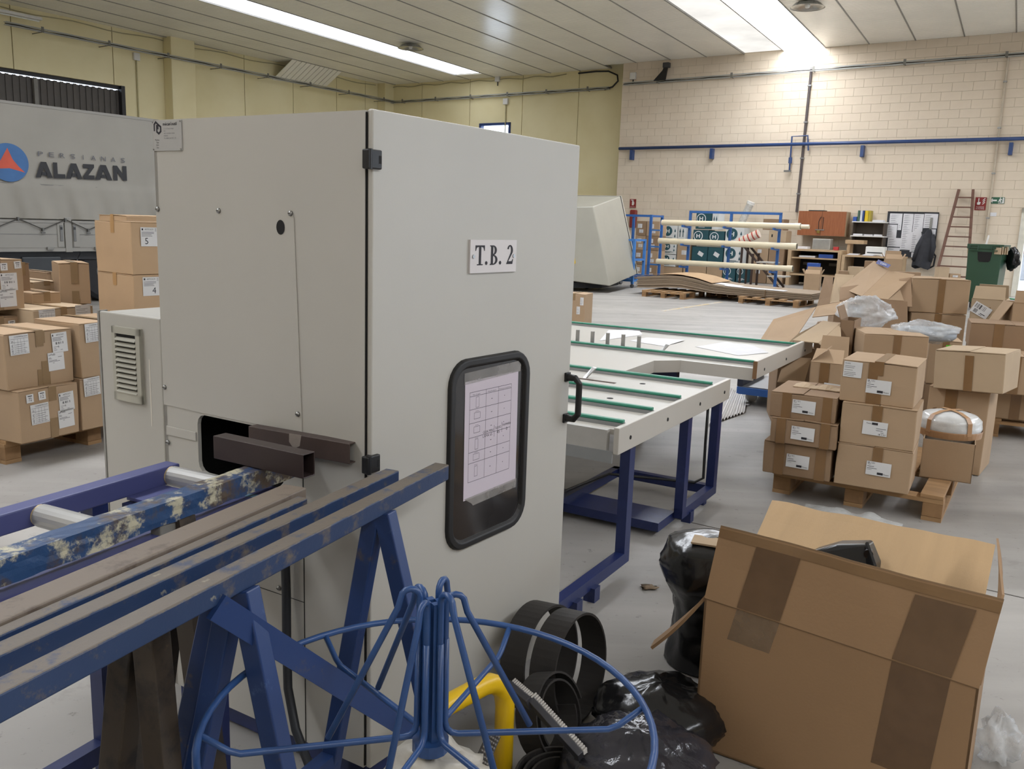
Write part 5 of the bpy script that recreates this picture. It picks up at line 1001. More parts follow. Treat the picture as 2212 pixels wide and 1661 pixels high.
lg = MB().prism([v+d_ for v in q], (0, 0, .002)).build('print_band', mat('carton_blue_print', '27367c', .6), bt); b = MB(); b.text('Cable', q[0].lerp(q[1], .3)+(q[3]-q[0])*.25+d_+UP*.004, (q[1]-q[0]).normalized(), (q[3]-q[0]).normalized(), (q[1]-q[0]).length*.5, (q[3]-q[0]).length*.45); b.build('print', paper, lg)
board('long cardboard sheet sliding down the left side of the heap, nearer panel', [[(1.877, 6.6, 0.676), (2.064, 6.4, 0.699), (2.489, 7.2, 0.902), (2.088, 7.0, 0.806)]])
board('second cardboard sheet of the slide joining the heap below the clear bag', [[(2.398, 7.0, 0.835), (2.636, 6.9, 0.884), (2.785, 7.3, 0.956), (2.493, 7.2, 0.906)]])
board('upright cardboard sheet leaning in the gap under the table end board', [[(1.838, 5.95, 0.477), (2.027, 5.95, 0.484), (2.143, 6.2, 0.615), (1.953, 6.2, 0.618)]])
board('torn cardboard flap standing between the slide and the open carton', [[(2.03, 6.3, 0.728), (2.167, 6.15, 0.733), (2.401, 6.4, 0.852), (2.327, 6.55, 0.853)], [(2.167, 6.15, 0.733), (2.226, 6.0, 0.665), (2.316, 6.1, 0.712), (2.401, 6.4, 0.852)]], m_=m_card3)
board('crumpled cardboard flap lying on the slide under the clear bag', [[(2.023, 6.4, 0.694), (2.27, 6.6, 0.782), (2.373, 6.7, 0.838), (2.125, 6.5, 0.754)]], m_=m_card3)
board('cardboard sheet standing upright behind the clear bag', [[(3.004, 7.3, -0.007), (3.36, 7.2, -0.041), (3.369, 7.5, 0.951), (3.016, 7.6, 0.974)]], m_=m_card2)
board('dark folded cardboard sheet standing left of the large creased sheet', [[(3.09, 8.9, 0.77), (3.165, 8.7, 0.824), (3.256, 9.0, 1.071), (3.205, 9.1, 1.073)]], m_=m_card2)
board('pale cardboard sheet standing left of the large creased sheet', [[(3.106, 8.6, 0.826), (3.167, 8.5, 0.855), (3.391, 8.8, 1.101), (3.241, 8.9, 1.104)]], m_=m_card3)
board('grey cardboard front below the large creased sheet', [[(3.064, 8.25, 0.883), (3.665, 8.05, 0.861), (3.782, 8.4, 1.116), (3.154, 8.5, 0.99)]], m_=m_card2)
# body of the heap: crushed cartons that carry the sheets
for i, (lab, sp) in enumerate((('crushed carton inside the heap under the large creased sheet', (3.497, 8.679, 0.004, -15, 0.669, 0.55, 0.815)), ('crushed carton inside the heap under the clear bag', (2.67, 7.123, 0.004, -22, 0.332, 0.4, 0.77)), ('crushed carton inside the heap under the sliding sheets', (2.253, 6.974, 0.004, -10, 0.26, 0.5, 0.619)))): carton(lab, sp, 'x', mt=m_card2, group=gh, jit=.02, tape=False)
# film-wrapped things
m_cbag = film('clear_bag_film', 'dde0e2', .38, .12)
c = Vector((2.712, 6.75, 0.923)); t = thing('clear_bag', 'clear plastic bag puffed up on top of the heap', 'bag', c-UP*.1); bag('film', m_cbag, t, c, .19, .13, .11, 4, .34, False, 30, 3)
c = Vector((2.987, 6.3, 0.849)); t = thing('wrapped_bundle', 'flat bundle in clear film on the heap right of the clear bag', 'bundle', c-UP*.08)
b = MB(); b.lathe(c-UP*.075, [(0, 0), (.17, 0), (.19, .02), (.19, .05), (.16, .08), (0, .085)], 28, Matrix.Diagonal((1.15, .8, 1))); b.build('bundle', mat('grey_coil', '8f9499', .5), t, smooth=True); bag('film', m_cbag, t, c-UP*.02, .215, .15, .078, 8, .28, False, 28, 3)
# small loose cartons farther back in the heap
SM = [('small open carton with a folded lid left of the heap', (6.974, 20.584, 0.004, -25, 0.352, 0.35, 0.57)), ('small bundle of cartons behind the dark folded sheet', (6.377, 17.112, 0.004, -20, 0.171, 0.3, 0.804)), ('small strapped bundle of paper rolls at the back of the heap', (6.594, 17.058, 0.004, -35, 0.225, 0.3, 0.892)), ('open carton standing at the back of the heap before the notice board', (7.543, 17.633, 0.004, -20, 0.32, 0.4, 1.05)), ('wooden crate lid with slots at the back of the heap', (7.359, 16.582, 0.004, -15, 0.482, 0.3, 0.844)), ('tan carton end at the back of the heap below the ladder', (9.024, 18.624, 0.004, -12, 0.217, 0.3, 0.891)), ('small labelled carton at the back of the heap beside the ladder', (9.274, 18.624, 0.004, -12, 0.215, 0.3, 0.759)), ('dark carton at the back of the heap left of the jacket', (7.584, 18.597, 0.004, -25, 0.397, 0.4, 0.968))]
for i, (lab, sp) in enumerate(SM):
    op = 'open' in lab
    carton(lab, sp, 'x', (('F', .5, .94, .1, .04, 'plain'),) if 'labelled' in lab else (), gh, 'open' if op else 'closed', (m_card, m_card2, m_card3)[i % 3], False, flaps=(('F', -40, .12), ('L', 30, .12), ('R', 25, .12), ('B', 10, .16)) if op else ())
# ------------------------------------------------------------------ the big open carton in the foreground
FL = Vector((0.571, 2.337, 0.0)); BY = -32.0
# placed above
CL, CR = Vector((0.595, 2.322, 0.468)), Vector((1.191, 1.95, 0.42))
ex = (CR-CL); ex.z = 0; Wb = ex.length; ex.normalize(); ey = Vector((-ex.y, ex.x, 0))*1.0; Db = .40
t = thing('open_carton', 'big open brown carton with long taped front flap in the right foreground', 'box', FL, BY)
F0 = FL.copy(); F1 = FL+ex*(Wb+.0); B0_, B1_ = F0+ey*Db, F1+ey*Db; zl, zr = CL.z, CR.z; z = lambda p, h: Vector((p.x, p.y, h))
T = .006; m_big = mat('big_carton_cardboard', '8f7151', .78, 0, .05, 2, .1, 120)
b = MB(); b.prism([z(F0, .004), z(F1, .004), z(F1, zr), z(F0, zl)], ey*T).prism([z(B0_, .004), z(B1_, .004), z(B1_, zr), z(B0_, zl)], -ey*T).prism([z(F0, .004), z(B0_, .004), z(B0_, zl), z(F0, zl)], ex*T).prism([z(F1, .004), z(B1_, .004), z(B1_, zr), z(F1, zr)], -ex*T).prism([z(F0, .004), z(F1, .004), z(B1_, .004), z(B0_, .004)], (0, 0, T)); b.build('body', m_big, t)
pf = FL+ey*.035
TLf, TRf = Vector((0.607, 2.362, 0.674)), Vector((1.209, 1.986, 0.641))
b = MB(); N = 14
def flapf(u, v):
    a_ = z(F0, zl).lerp(z(F1, zr), u); b2 = TLf.lerp(TRf, u); p = a_.lerp(b2, v); return p+ey*(.006*math.sin(u*7)*v+.004*mn.noise(Vector((u*9, v*3, 1)))*v)
b.grid(flapf, 30, 8); ff = b.build('front_flap', m_big, t, solid=T)
b = MB(); b.tube([flapf(i/30, 1) for i in range(31)], .0035, 5); b.build('torn_edge', m_edge, ff)
BLt, BRt = Vector((0.963, 3.05, 0.537)), Vector((1.543, 2.62, 0.551))
b = MB(); b.grid(lambda u, v: z(B0_, zl).lerp(z(B1_-ex*.03, zr), u).lerp(BLt.lerp(BRt, u), v)+UP*(.006*mn.noise(Vector((u*6, v*3, 5)))*v), 24, 8); bf = b.build('back_flap', mat('big_carton_inside', 'a98c66', .8, 0, .05, 2, .25, 60, stretch=(12, 1, 1)), t, solid=T)
Rt0, Rt1 = Vector((1.287, 2.12, 0.599)), Vector((1.472, 2.5, 0.618))
b = MB(); b.grid(lambda u, v: z(F1-ey*-.02, zr).lerp(z(B1_-ey*.02, zr), u).lerp(Rt0.lerp(Rt1, u), v)+ex*(.02*math.sin(v*3)*u), 8, 8); b.build('side_flap', m_big, t, solid=T)
Lt0, Lt1 = Vector((0.449, 2.45, 0.249)), Vector((0.509, 2.72, 0.137))
b = MB(); b.grid(lambda u, v: z(F0+ey*.01, zl).lerp(z(B0_-ey*.06, zl), u).lerp(Lt0.lerp(Lt1, u), v)-UP*(.012*math.sin(v*math.pi)), 8, 8); b.build('side_flap', m_big, t, solid=T*1.5)
m_bt = mat('brown_glossy_tape', '614a33', .25, 0, .12, 8)
for (u0, u1, s0, s1) in ((.155, .325, .965, .76), (.735, .93, .93, .70)):   # tape over flap and front
    b = MB(); b.grid(lambda u, v: flapf(u0+(u1-u0)*(u if True else 0)-.02*(1-v), .02+v*(s0-.12))-ey*.0055, 6, 8); b.build('tape', m_bt, ff)
    b = MB(); b.grid(lambda u, v: z(F0, zl).lerp(z(F1, zr), u0-.02+(u1-u0)*u-.03*v)-UP*v*((.10 if u0 < .5 else .30))-ey*.0008+UP*.003*mn.noise(Vector((u*5, v*5, 0))), 6, 6); b.build('tape', film('clear_tape_creased', '84705a', .7, .15) if u0 < .5 else m_bt, t)
b = MB(); b.grid(lambda u, v: flapf(u, .86+.12*v)-ey*.005, 24, 2); b.build('tape', mat('brown_tape_matt', '775b3b', .4, 0, .1, 6), ff)
b = MB(); b.bar(z(F0, zl)-ey*.001, z(F1, zr)-ey*.001, .003, .004); b.build('crease', m_edge, t)
# black plastic part lying in the carton
q = [Vector(v) for v in ((0.959, 2.62, 0.509), (1.041, 2.62, 0.537), (1.12, 2.58, 0.556), (1.118, 2.5, 0.517))]
t = thing('plastic_part', 'black moulded plastic part with a round lug lying inside the big open carton', 'part', (q[1]+q[3])/2-UP*.1)
b = MB(); b.prism([q[0], q[1], q[2], q[3], q[3]-UP*.10, q[0]-UP*.06], (.05, .07, -.01)); b.build('shell', mat('black_moulding', '151517', .3), t, bevel=.008, seg=3)
c = Vector((1.136, 2.55, 0.534)); MB().cyl(c+Vector((-.02, 0, 0)), c+Vector((-.01, .02, .0)), .014, 14).build('lug', MATS['black_moulding'], t); MB().bar(q[3]-UP*.002, q[2]+UP*.004, .008, .008).build('rim', MATS['black_moulding'], t)
t = thing('plastic_film', 'whitish plastic film lying on the floor behind the big open carton', 'plastic film', (1.924, 4.608, 0.0))
q = [Vector(v) for v in ((1.66, 4.66, 0.0), (2.073, 4.363, 0.0), (1.687, 3.717, -0.0), (1.327, 3.907, 0.0))]
b = MB(); b.grid(lambda u, v: q[0].lerp(q[1], u).lerp(q[3].lerp(q[2], u), v)+UP*(.02+.05*max(0, mn.noise(Vector((u*5, v*5, 2)))+.3)*math.sin(math.pi*u)), 24, 12); b.build('film', film('floor_film', 'c6c8c6', .55, .15), t, smooth=True)
t = thing('plastic_scrap', 'crumpled clear film at the right foot of the big open carton', 'plastic scrap', (1.457, 2.323, 0.0)); bag('film', MATS['clear_bag_film'], t, (*(1.457, 2.323), .06), .05, .05, .07, 6, .6, True, 18)
# litter on the floor
rl = random.Random(5)
for i, (px, lab) in enumerate((((2.057, 7.476, 0.0), 'small white scrap on the floor by the dolly'), ((0.956, 4.185, 0.0), 'small torn paper scrap on the floor near the table foot'), ((0.74, 3.742, 0.0), 'dark scrap on the floor between the table and the black roll'), ((0.609, 3.466, -0.0), 'light scrap on the floor left of the black roll'), ((4.801, 18.465, 0.0), 'white plastic scrap on the floor before the cardboard stack'), ((-1.135, 2.153, 0.0), 'paper scrap on the floor under the trestles'))):
    t = thing('litter', lab, 'scrap', px); r_ = .03 if i != 4 else .12; bag('scrap', paper if i % 2 == 0 else mat('brown_scrap', '7c6a55', .8), t, (px[0], px[1], .006), r_, r_*.6, .008, i+20, .9, True, 8)

# ------------------------------------------------------------------ far side of the hall
def rw(x, y, z): return RW @ Vector((x, y, z))
RX, RY = RW.to_3x3() @ Vector((1, 0, 0)), RW.to_3x3() @ Vector((0, 1, 0))
def rbox(name, label, cat, x0, x1, y0, y1, z0, z1, m_, group=None, bevel=.004):
    t = thing(name, label, cat, rw((x0+x1)/2, (y0+y1)/2, z0), YR, group); MB().box(x0, x1, y0, y1, z0, z1, RW).build('body', m_, t, bevel=bevel, seg=1); return t
def rcarton(label, x0, x1, y, dp, z0, z1, papers=(), m_=None, group=None, seam='x', **k):
    c = rw((x0+x1)/2, y+dp/2, z0); return carton(label, (c.x, c.y, z0, YR, x1-x0, dp, z1-z0), seam, papers, group, mt=m_, tmat=m_pt2, **k)
# wavy stack of cardboard sheets on two pallets
pallet('wooden pallet under the left end of the wavy cardboard stack', *(2.819, 19.438), -33.5, 1.0, 1.2); pallet('wooden pallet under the right end of the wavy cardboard stack', *(4.715, 18.433), -33.5, 1.25, 1.2)
pallet('wooden pallet end under the middle of the wavy cardboard stack', *(4.361, 19.945), -28, .6, 1.0)
prof_t = [(5.25, .40), (5.6, .44), (6.0, .475), (6.35, .475), (6.7, .43), (7.05, .345), (7.4, .315), (7.9, .30), (8.3, .295), (8.85, .285), (9.25, .285)]
prof_b = [(5.25, .150), (5.6, .165), (6.0, .205), (6.35, .215), (6.7, .18), (7.05, .15), (7.4, .147), (7.9, .147), (8.3, .147), (8.85, .147), (9.25, .147)]
t = thing('cardboard_stack', 'long wavy stack of cardboard sheets lying across pallets in the middle of the hall', 'cardboard', rw(7, -8, .15), YR)
def ip(pr_, x):
    for (a, za), (c, zc) in zip(pr_, pr_[1:]):
        if x <= c: f = (x-a)/(c-a); f = f*f*(3-2*f) if False else f; return za+(zc-za)*f
    return pr_[-1][1]
NL = 9
m_stk = [mat('stack_cardboard', '978672', .8, 0, .06, 4), mat('stack_cardboard_b', '857561', .8, 0, .06, 4)]
for k in range(NL):
    b = MB(); e = .012*math.sin(k*2.3)
    def lay(u, v, k=k, top=True): pass
    vs = []; n_ = 36
    for i in range(n_+1):
        x = 5.25+3.95*i/n_; zb, zt = ip(prof_b, x), ip(prof_t, x); za, zc = zb+(zt-zb)*k/NL, zb+(zt-zb)*(k+1)/NL-.003
        for y, z in ((-8.95+e, za), (-8.95+e, zc), (-7.6+e, zc), (-7.6+e, za)): vs.append(rw(x+e, y, z))
    fs = [(i*4+j, (i+1)*4+j, (i+1)*4+(j+1) % 4, i*4+(j+1) % 4) for i in range(n_) for j in range(4)]+[(0, 1, 2, 3), tuple(n_*4+j for j in (3, 2, 1, 0))]
    b._a(vs, fs); b.build('sheet', m_stk[k % 2], t)
b = MB(); b.grid(lambda u, v: rw(5.15+1.9*u, -8.97+1.2*v, ip(prof_t, 5.25+1.8*u)+.004+.03*math.sin(u*2.4)), 24, 4); b.build('loose_sheet', mat('cardboard_top_sheet', 'b0916d', .8, 0, .05, 3), t, solid=.005)
MB().box(8.22, 8.24, -8.965, -7.6, .147, .297, RW).build('strap', m_edge, t)
for i, (x0, x1, y0, y1, lab) in enumerate(((6.95, 7.55, -8.75, -8.3, 'white papers lying on the dip of the wavy cardboard stack'), (7.3, 8.6, -8.93, -8.6, 'long white paper strip on the front edge of the wavy cardboard stack'))):
    t = thing('paper_sheet', lab, 'paper', rw(x0, y0, .3)); b = MB(); b.grid(lambda u, v: rw(x0+(x1-x0)*u, y0+(y1-y0)*v, ip(prof_t, x0+(x1-x0)*u)+.006+i*.002), 12, 2); b.build('sheet', paper, t, solid=.001)
# blue cantilever racks with long cream pipes
m_rb = mat('rack_blue', '2f5f9f', .45, 0, .1, 6); m_cpipe = mat('cream_pipe', 'd9cdb0', .4, 0, .03, 2)
t = thing('pipe_rack', 'blue steel pipe rack with three uprights behind the wavy cardboard stack', 'rack', rw(6, -5.5, 0), YR)
for x in (5.0, 6.1, 7.35):
    MB().box(x-.03, x+.03, -5.5, -5.44, .0, 1.95, RW).build('upright', m_rb, t); MB().box(x-.03, x+.03, -6.0, -5.0, 0, .06, RW).build('foot', m_rb, t)
    for z in (.52, 1.08, 1.55): MB().bar(rw(x, -5.5, z), rw(x, -5.98, z+.03), .04, .05).build('arm', m_rb, t)
MB().box(4.97, 7.38, -5.5, -5.44, 1.92, 1.98, RW).build('top_beam', m_rb, t)
for z, x0, x1, r_, lab in ((1.655, 4.36, 7.95, .072, 'long cream pipe on the top arms of the blue pipe rack'), (1.18, 4.3, 7.9, .075, 'long cream pipe on the middle arms of the blue pipe rack'), (.645, 4.28, 7.85, .07, 'long cream pipe on the lowest arms of the blue pipe rack')):
    t = thing('cream_pipe', lab, 'pipe', rw(x0, -5.8, z), YR, 'long cream pipes on the blue rack')
    MB().cyl(rw(x0, -5.8, z), rw(x1, -5.8, z), r_, 20).build('pipe', m_cpipe, t, smooth=False); MB().cyl(rw(x1-.14, -5.8, z), rw(x1+.0, -5.8, z), r_+.008, 20).build('socket', m_cpipe, t)
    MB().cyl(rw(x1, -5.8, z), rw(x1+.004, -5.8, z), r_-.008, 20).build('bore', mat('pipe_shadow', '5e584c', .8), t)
    if z > 1.5: MB().cyl(rw(x1, -5.8, z), rw(x1+.2, -5.8, z), r_-.02, 18).build('inner_pipe', m_cpipe, t)
m_lb = mat('light_blue_steel', '3f77b8', .45, 0, .1, 6)
t = thing('trolley', 'tall blue steel trolley with side arms behind the grey tilted cabinet', 'trolley', rw(3.0, -5, 0), YR)
for (x, y) in ((3.1, -5.6), (3.95, -5.6), (3.1, -4.9), (3.95, -4.9)): MB().box(x-.03, x+.03, y-.03, y+.03, .12, 1.85, RW).build('upright', m_rb, t)
for z in (.2, 1.82): 
    for a, c in (((3.1, -5.6), (3.95, -5.6)), ((3.1, -4.9), (3.95, -4.9)), ((3.1, -5.6), (3.1, -4.9)), ((3.95, -5.6), (3.95, -4.9))): MB().bar(rw(*a, z), rw(*c, z), .05, .05).build('beam', m_rb, t)
for z in (.55, 1.02, 1.45): MB().bar(rw(3.95, -5.6, z), rw(4.3, -5.75, z), .03, .04).build('arm', m_lb, t)
for x, y in ((3.1, -5.6), (3.95, -5.6), (3.1, -4.9), (3.95, -4.9)): MB().cyl(rw(x, y-.02, .06), rw(x, y+.02, .06), .06, 12).build('castor', mat('castor_grey', '5a5b5d', .6), t)
t = thing('trolley', 'low light blue steel frame trolley right of the grey tilted cabinet', 'trolley', rw(3.4, -7.2, 0), YR)
for (x, y) in ((3.55, -7.2), (4.28, -7.2), (3.55, -6.6), (4.28, -6.6)): MB().box(x-.03, x+.03, y-.03, y+.03, .1, 1.22, RW).build('upright', m_lb, t)
for z in (.18, .70, 1.19):
    for a, c in (((3.55, -7.2), (4.28, -7.2)), ((3.55, -6.6), (4.28, -6.6)), ((3.55, -7.2), (3.55, -6.6)), ((4.28, -7.2), (4.28, -6.6))): MB().bar(rw(*a, z), rw(*c, z), .05, .05).build('beam', m_lb, t)
for x, y in ((3.55, -7.2), (4.28, -7.2), (3.55, -6.6), (4.28, -6.6)): MB().cyl(rw(x, y-.02, .05), rw(x, y+.02, .05), .05, 12).build('castor', MATS['castor_grey'], t)
# cartons behind the racks, against the block wall
m_teal = mat('teal_carton', '1f4a52', .6, 0, .08, 4); m_wc = mat('white_carton', 'cfd0cd', .6, 0, .03, 4)
gb = 'cartons stacked along the block wall'
def logo_box(label, x0, x1, y, z0, z1, teal, arrows=False, dp=.5):
    t = rcarton(label, x0, x1, y, dp, z0, z1, (), m_teal if teal else m_wc, 'printed teal and white cartons along the block wall', tape=False); w = x1-x0; h = z1-z0
    c1, c2 = (paper, m_teal) if teal else (m_teal, m_wc); P = lambda u, v, e=.006: Vector((-w/2+u*w, -dp/2-e, v*h))
    if 'slanted label' in label:
        ro = R(-28 if 'right' in label else 3); lx, lz = (.58, .55) if 'right' in label else (.42, .5); e1 = Vector((math.cos(ro), 0, math.sin(ro))); e2 = Vector((-math.sin(ro), 0, math.cos(ro))); o = P(lx, lz, .009)
        MB().prism([o-e1*.085-e2*.06, o+e1*.085-e2*.06, o+e1*.085+e2*.06, o-e1*.085+e2*.06], (0, -.001, 0)).build('paper_label', m_lab, t, local=True)
    if arrows:
        for u in (.3, .7): MB().prism([P(u+a, v) for a, v in ((-.05, .3), (.05, .3), (.05, .6), (.12, .6), (0, .85), (-.12, .6), (-.05, .6))], (0, -.001, 0)).build('arrow', m_teal, t, local=True)
    elif 'slanted label' not in label:
        rr = .36*min(w, h); cx = .36 if not teal else .34; cz = .62
        d_ = MB().prism([P(cx, cz)+Vector((rr*.85*math.cos(R(a)), 0, rr*.85*math.sin(R(a)))) for a in range(0, 360, 15)], (0, -.001, 0)).build('emblem_disc', c1, t, local=True)
        if teal: MB().prism([P(cx, cz, .0072)+Vector((rr*.72*math.cos(R(a)), 0, rr*.72*math.sin(R(a)))) for a in range(0, 360, 15)], (0, -.0006, 0)).build('emblem_field', c2, d_, local=True)
        b = MB(); e_ = .0082
        for q in (((-.10, -.12), (-.05, -.12), (-.05, .12), (-.10, .12)), ((.05, -.12), (.10, -.12), (.10, .12), (.05, .12)), ((-.05, -.02), (.05, -.02), (.05, .03), (-.05, .03))): b.prism([P(cx, cz, e_)+Vector((a*w*1.2, 0, c_*h)) for a, c_ in q], (0, -.0005, 0))
        b.build('emblem', c1 if teal else c2, d_, local=True)
        b = MB()
        for i in range(3): b._a([P(.2, .2-.05*i), P(.2+(.5, .62, .4)[i], .2-.05*i), P(.2+(.5, .62, .4)[i], .225-.05*i), P(.2, .225-.05*i)], [(0, 1, 2, 3)])
        b.build('print', c1, t, local=True)
        if not teal:
            for v in (.3, .62): MB().prism([P(.86+a, v+c_) for a, c_ in ((-.05, 0), (0, -.08), (.05, 0), (.0, .16))], (0, -.001, 0)).build('pictogram', m_teal, t, local=True)
def col(xp0, xp1, y, rows): return [(xp0, xp1, y, z0, z1) for z0, z1 in rows]
yb = -1.9
# placed above
LBX = [
 ('white carton with a teal disc in the lower row of the wall stack', (2.639, 3.13), .35, .72, False, 0), ('white carton with a teal disc left of the blue rack, middle row', (2.639, 3.13), .73, 1.10, False, 0), ('white carton with a teal disc left of the blue rack, top row', (2.639, 3.13), 1.12, 1.62, False, 0),
 ('white carton with side arrows left of the first blue upright', (3.145, 3.402), 1.12, 1.60, False, 1), ('teal carton with a white ring under the top beam of the blue rack', (3.701, 4.2), 1.52, 2.02, True, 0), ('white arrow carton under the top beam of the blue rack', (4.215, 4.417), 1.52, 2.0, False, 1),
 ('teal carton with a white ring behind the middle pipe, left one', (3.641, 4.141), 1.02, 1.50, True, 0), ('teal carton with a white ring behind the middle pipe, right one', (4.156, 4.632), 1.02, 1.48, True, 0),
 ('teal carton with a nearly upright slanted label between the pipes, left one', (3.641, 4.141), .52, 1.0, True, 0), ('teal carton with a slanted label between the pipes, right one', (4.156, 4.632), .52, 1.0, True, 0),
 ('white carton with a teal disc right of the middle upright, upper one', (4.661, 5.224), 1.06, 1.62, False, 0), ('white carton with a teal disc right of the middle upright, lower one', (4.661, 5.224), .52, 1.04, False, 0),
 ('teal carton on the floor behind the step ladder, left one', (4.661, 5.056), .01, .50, True, 0), ('teal carton on the floor behind the step ladder, right one', (5.084, 5.404), .01, .52, True, 0)]
for lab, (x0, x1), z0, z1, tl_, ar in LBX: logo_box(lab, x0+.005, x1-.005, yb, z0+.002, z1-.003, tl_, bool(ar))
BRX = [('long brown carton on the floor below the white cartons, left one', (2.639, 3.372), .01, .345), ('long brown carton on the floor below the teal cartons, middle one', (3.402, 4.141), .01, .51), ('long brown carton on the floor below the teal cartons, right one', (4.156, 4.647), .01, .51), ('brown carton with a label between the first upright and the white cartons', (3.161, 3.582), .52, 1.08)]
for lab, (x0, x1), z0, z1 in BRX: rcarton(lab, x0+.004, x1-.004, yb, .5, z0, z1-.004, (('F', .55, .5, .16, .13, 'plain'),) if 'label' in lab else (), m_card, gb, tape=False)
# stack of labelled cartons at the blue trolley, and those right of the rack
xs0 = (2.547, 2.876, 2.89, 3.3)
names = ['bottom', 'second', 'third', 'topmost']
for c_ in range(2):
    for r_ in range(4): rcarton('%s labelled carton of the %s stack inside the blue trolley' % (names[r_], ('narrow', 'wide')[c_]), xs0[2*c_]+.004, xs0[2*c_+1]-.004, -3.6, .5, .02+.42*r_, .02+.42*r_+.415, (('F', .4, .66, .14, .12, 'plain'), ('F', .55, .3, .13, .1, 'tab')), m_card2 if (r_+c_) % 2 else m_card, 'labelled cartons inside the blue trolley', tape=False)
RBX = [('brown carton with a hand hole right of the blue rack', (5.868, 6.38), 1.22, 1.55, m_card3), ('brown carton on top of the stack right of the blue rack', (5.663, 6.273), 1.56, 1.88, m_card2), ('tall brown carton behind the step ladder, left one', (5.455, 5.895), .56, 1.20, m_card), ('tall brown carton behind the step ladder, right one', (5.909, 6.354), .56, 1.20, m_card2), ('brown carton low behind the step ladder, left one', (5.455, 5.895), .01, .555, m_card2), ('brown carton low behind the step ladder, right one', (5.909, 6.354), .01, .555, m_card)]
for lab, (x0, x1), z0, z1, m_ in RBX:
    t = rcarton(lab, x0+.004, x1-.004, -1.6, .5, z0, z1-.004, (('F', .4, .6, .12, .1, 'plain'),) if 'left' in lab else (), m_, gb, tape=False)
    if 'hand hole' in lab: MB().box(-.18, -.14, -.257, -.254, .14, .22).build('hand_hole', m_dark, t, local=True)
# leaning tubes
t = thing('clear_tube', 'clear plastic tube bundle leaning on the block wall behind the blue rack', 'tube', rw(6.4, -1.2, .6)); pa, pb = Vector((6.816, 26.929, 1.767)), Vector((6.993, 26.812, 2.322))
d = (pb-pa).normalized(); MB().cyl(pa-d*1.6, pb, .11, 14).build('tube', film('clear_tube_film', 'c9cac6', .5, .15), t); MB().cyl(pb-d*.02, pb+d*.06, .12, 14).build('cap', white, t)
pa, pb = Vector((6.423, 25.357, 1.203)), Vector((6.855, 25.071, 1.456)); d = (pb-pa).normalized()
t = thing('striped_roll', 'red and white banded roll in film lying on the cartons behind the rack', 'roll', pa); MB().cyl(pa-d*.1, pb, .12, 16).build('roll', mat('pale_roll', 'd2c3b4', .5), t)
for i in range(5): MB().cyl(pa+d*(.0+.13*i), pa+d*(.035+.13*i), .123, 16).build('band', mat('red_band', 'b5473a', .5), t)
# dark step ladder
t = thing('step_ladder', 'dark brown step stool with white treads right of the blue pipe rack', 'step ladder', rw(6.9, -3.4, 0), YR); m_db = mat('dark_brown_wood', '3a2a22', .6, 0, .1, 6)
sx = (5.743, 6.376, 6.817)
for y in (-3.4, -2.9):
    MB().bar(rw(sx[0], y, 1.12), rw(sx[2], y, .02), .07, .05).build('side_rail', m_db, t); MB().bar(rw(sx[0]-.02, y, 0), rw(sx[0]-.02, y, 1.14), .05, .05, RY).build('post', m_db, t); MB().bar(rw(sx[0]+.3, y, 0), rw(sx[0]+.3, y, .9), .05, .05, RY).build('post', m_db, t)
for x, z in ((sx[0]+.1, 1.13), (sx[0]+.62, .66), (sx[0]+.95, .3)): MB().box(x-.2, x+.28, -3.45, -2.85, z, z+.035, RW).build('tread', mat('pale_tread', 'b5b1a8', .6), t)
# grey tilted cabinet on castors
q = [Vector(v) for v in ((1.156, 20.0, 1.907), (1.687, 20.0, 1.934), (2.168, 20.0, 0.164), (1.178, 20.0, 0.258), (0.925, 22.2, 2.222), (2.54, 22.2, 2.253), (3.069, 22.2, 0.344), (1.006, 22.2, 0.298))]
t = thing('tilted_cabinet', 'big light grey machine cabinet tilted on a castor base far behind the drilling machine', 'cabinet', (*((q[2]+q[6])/2).xy, 0))
b = MB(); b.hexa([q[3], q[2], q[6], q[7], q[0], q[1], q[5], q[4]]); b.build('body', mat('cabinet_grey', '9d9a8e', .4, 0, .04, 2), t, bevel=.02)
e_ = (q[5]-q[1]).normalized(); b = MB(); b.hexa([q[2]+e_*2.42, q[6]+e_*.06, q[6]+e_*.16, q[2]+e_*2.5, q[1]+e_*2.42, q[5]+e_*.06, q[5]+e_*.16, q[1]+e_*2.5]) if False else b.hexa([q[6]+e_*.05, q[6]+e_*.13, q[7]+e_*.13, q[7]+e_*.05, q[5]+e_*.05, q[5]+e_*.13, q[4]+e_*.13, q[4]+e_*.05]); b.build('door', mat('cabinet_grey_door', 'a9a69a', .4), t)
b = MB(); b.hexa([q[6], q[6]+e_*.05, q[7]+e_*.05, q[7], q[5], q[5]+e_*.05, q[4]+e_*.05, q[4]]); b.build('door_gap', m_dark, t)
m_ = lambda p, f: Vector((*p.lerp((q[2]+q[3]+q[6]+q[7])/4, f).xy, 0)); b = MB(); b.prism([m_(q[3], .2)+UP*.08, m_(q[2], .45)+UP*.08, m_(q[6], .45)+UP*.08, m_(q[7], .2)+UP*.08], (0, 0, .12)); b.build('base', m_td, t)
for p in ((1.738, 21.177, 0.0), (2.798, 23.337, 0.0), (1.432, 21.658, 0.0)): MB().cyl(Vector(p)+UP*.07-RX*.03, Vector(p)+UP*.07+RX*.03, .07, 12).build('castor', MATS['castor_grey'], t)
MB().prism([q[0].lerp(q[3], a)+Vector((x_, -.03, 0)) for a, x_ in ((.55, .1), (.75, .18), (.8, .12), (.72, .05))], (0, -.02, 0)).build('warning_label', mat('warning_yellow', 'c9a51f', .5), t)
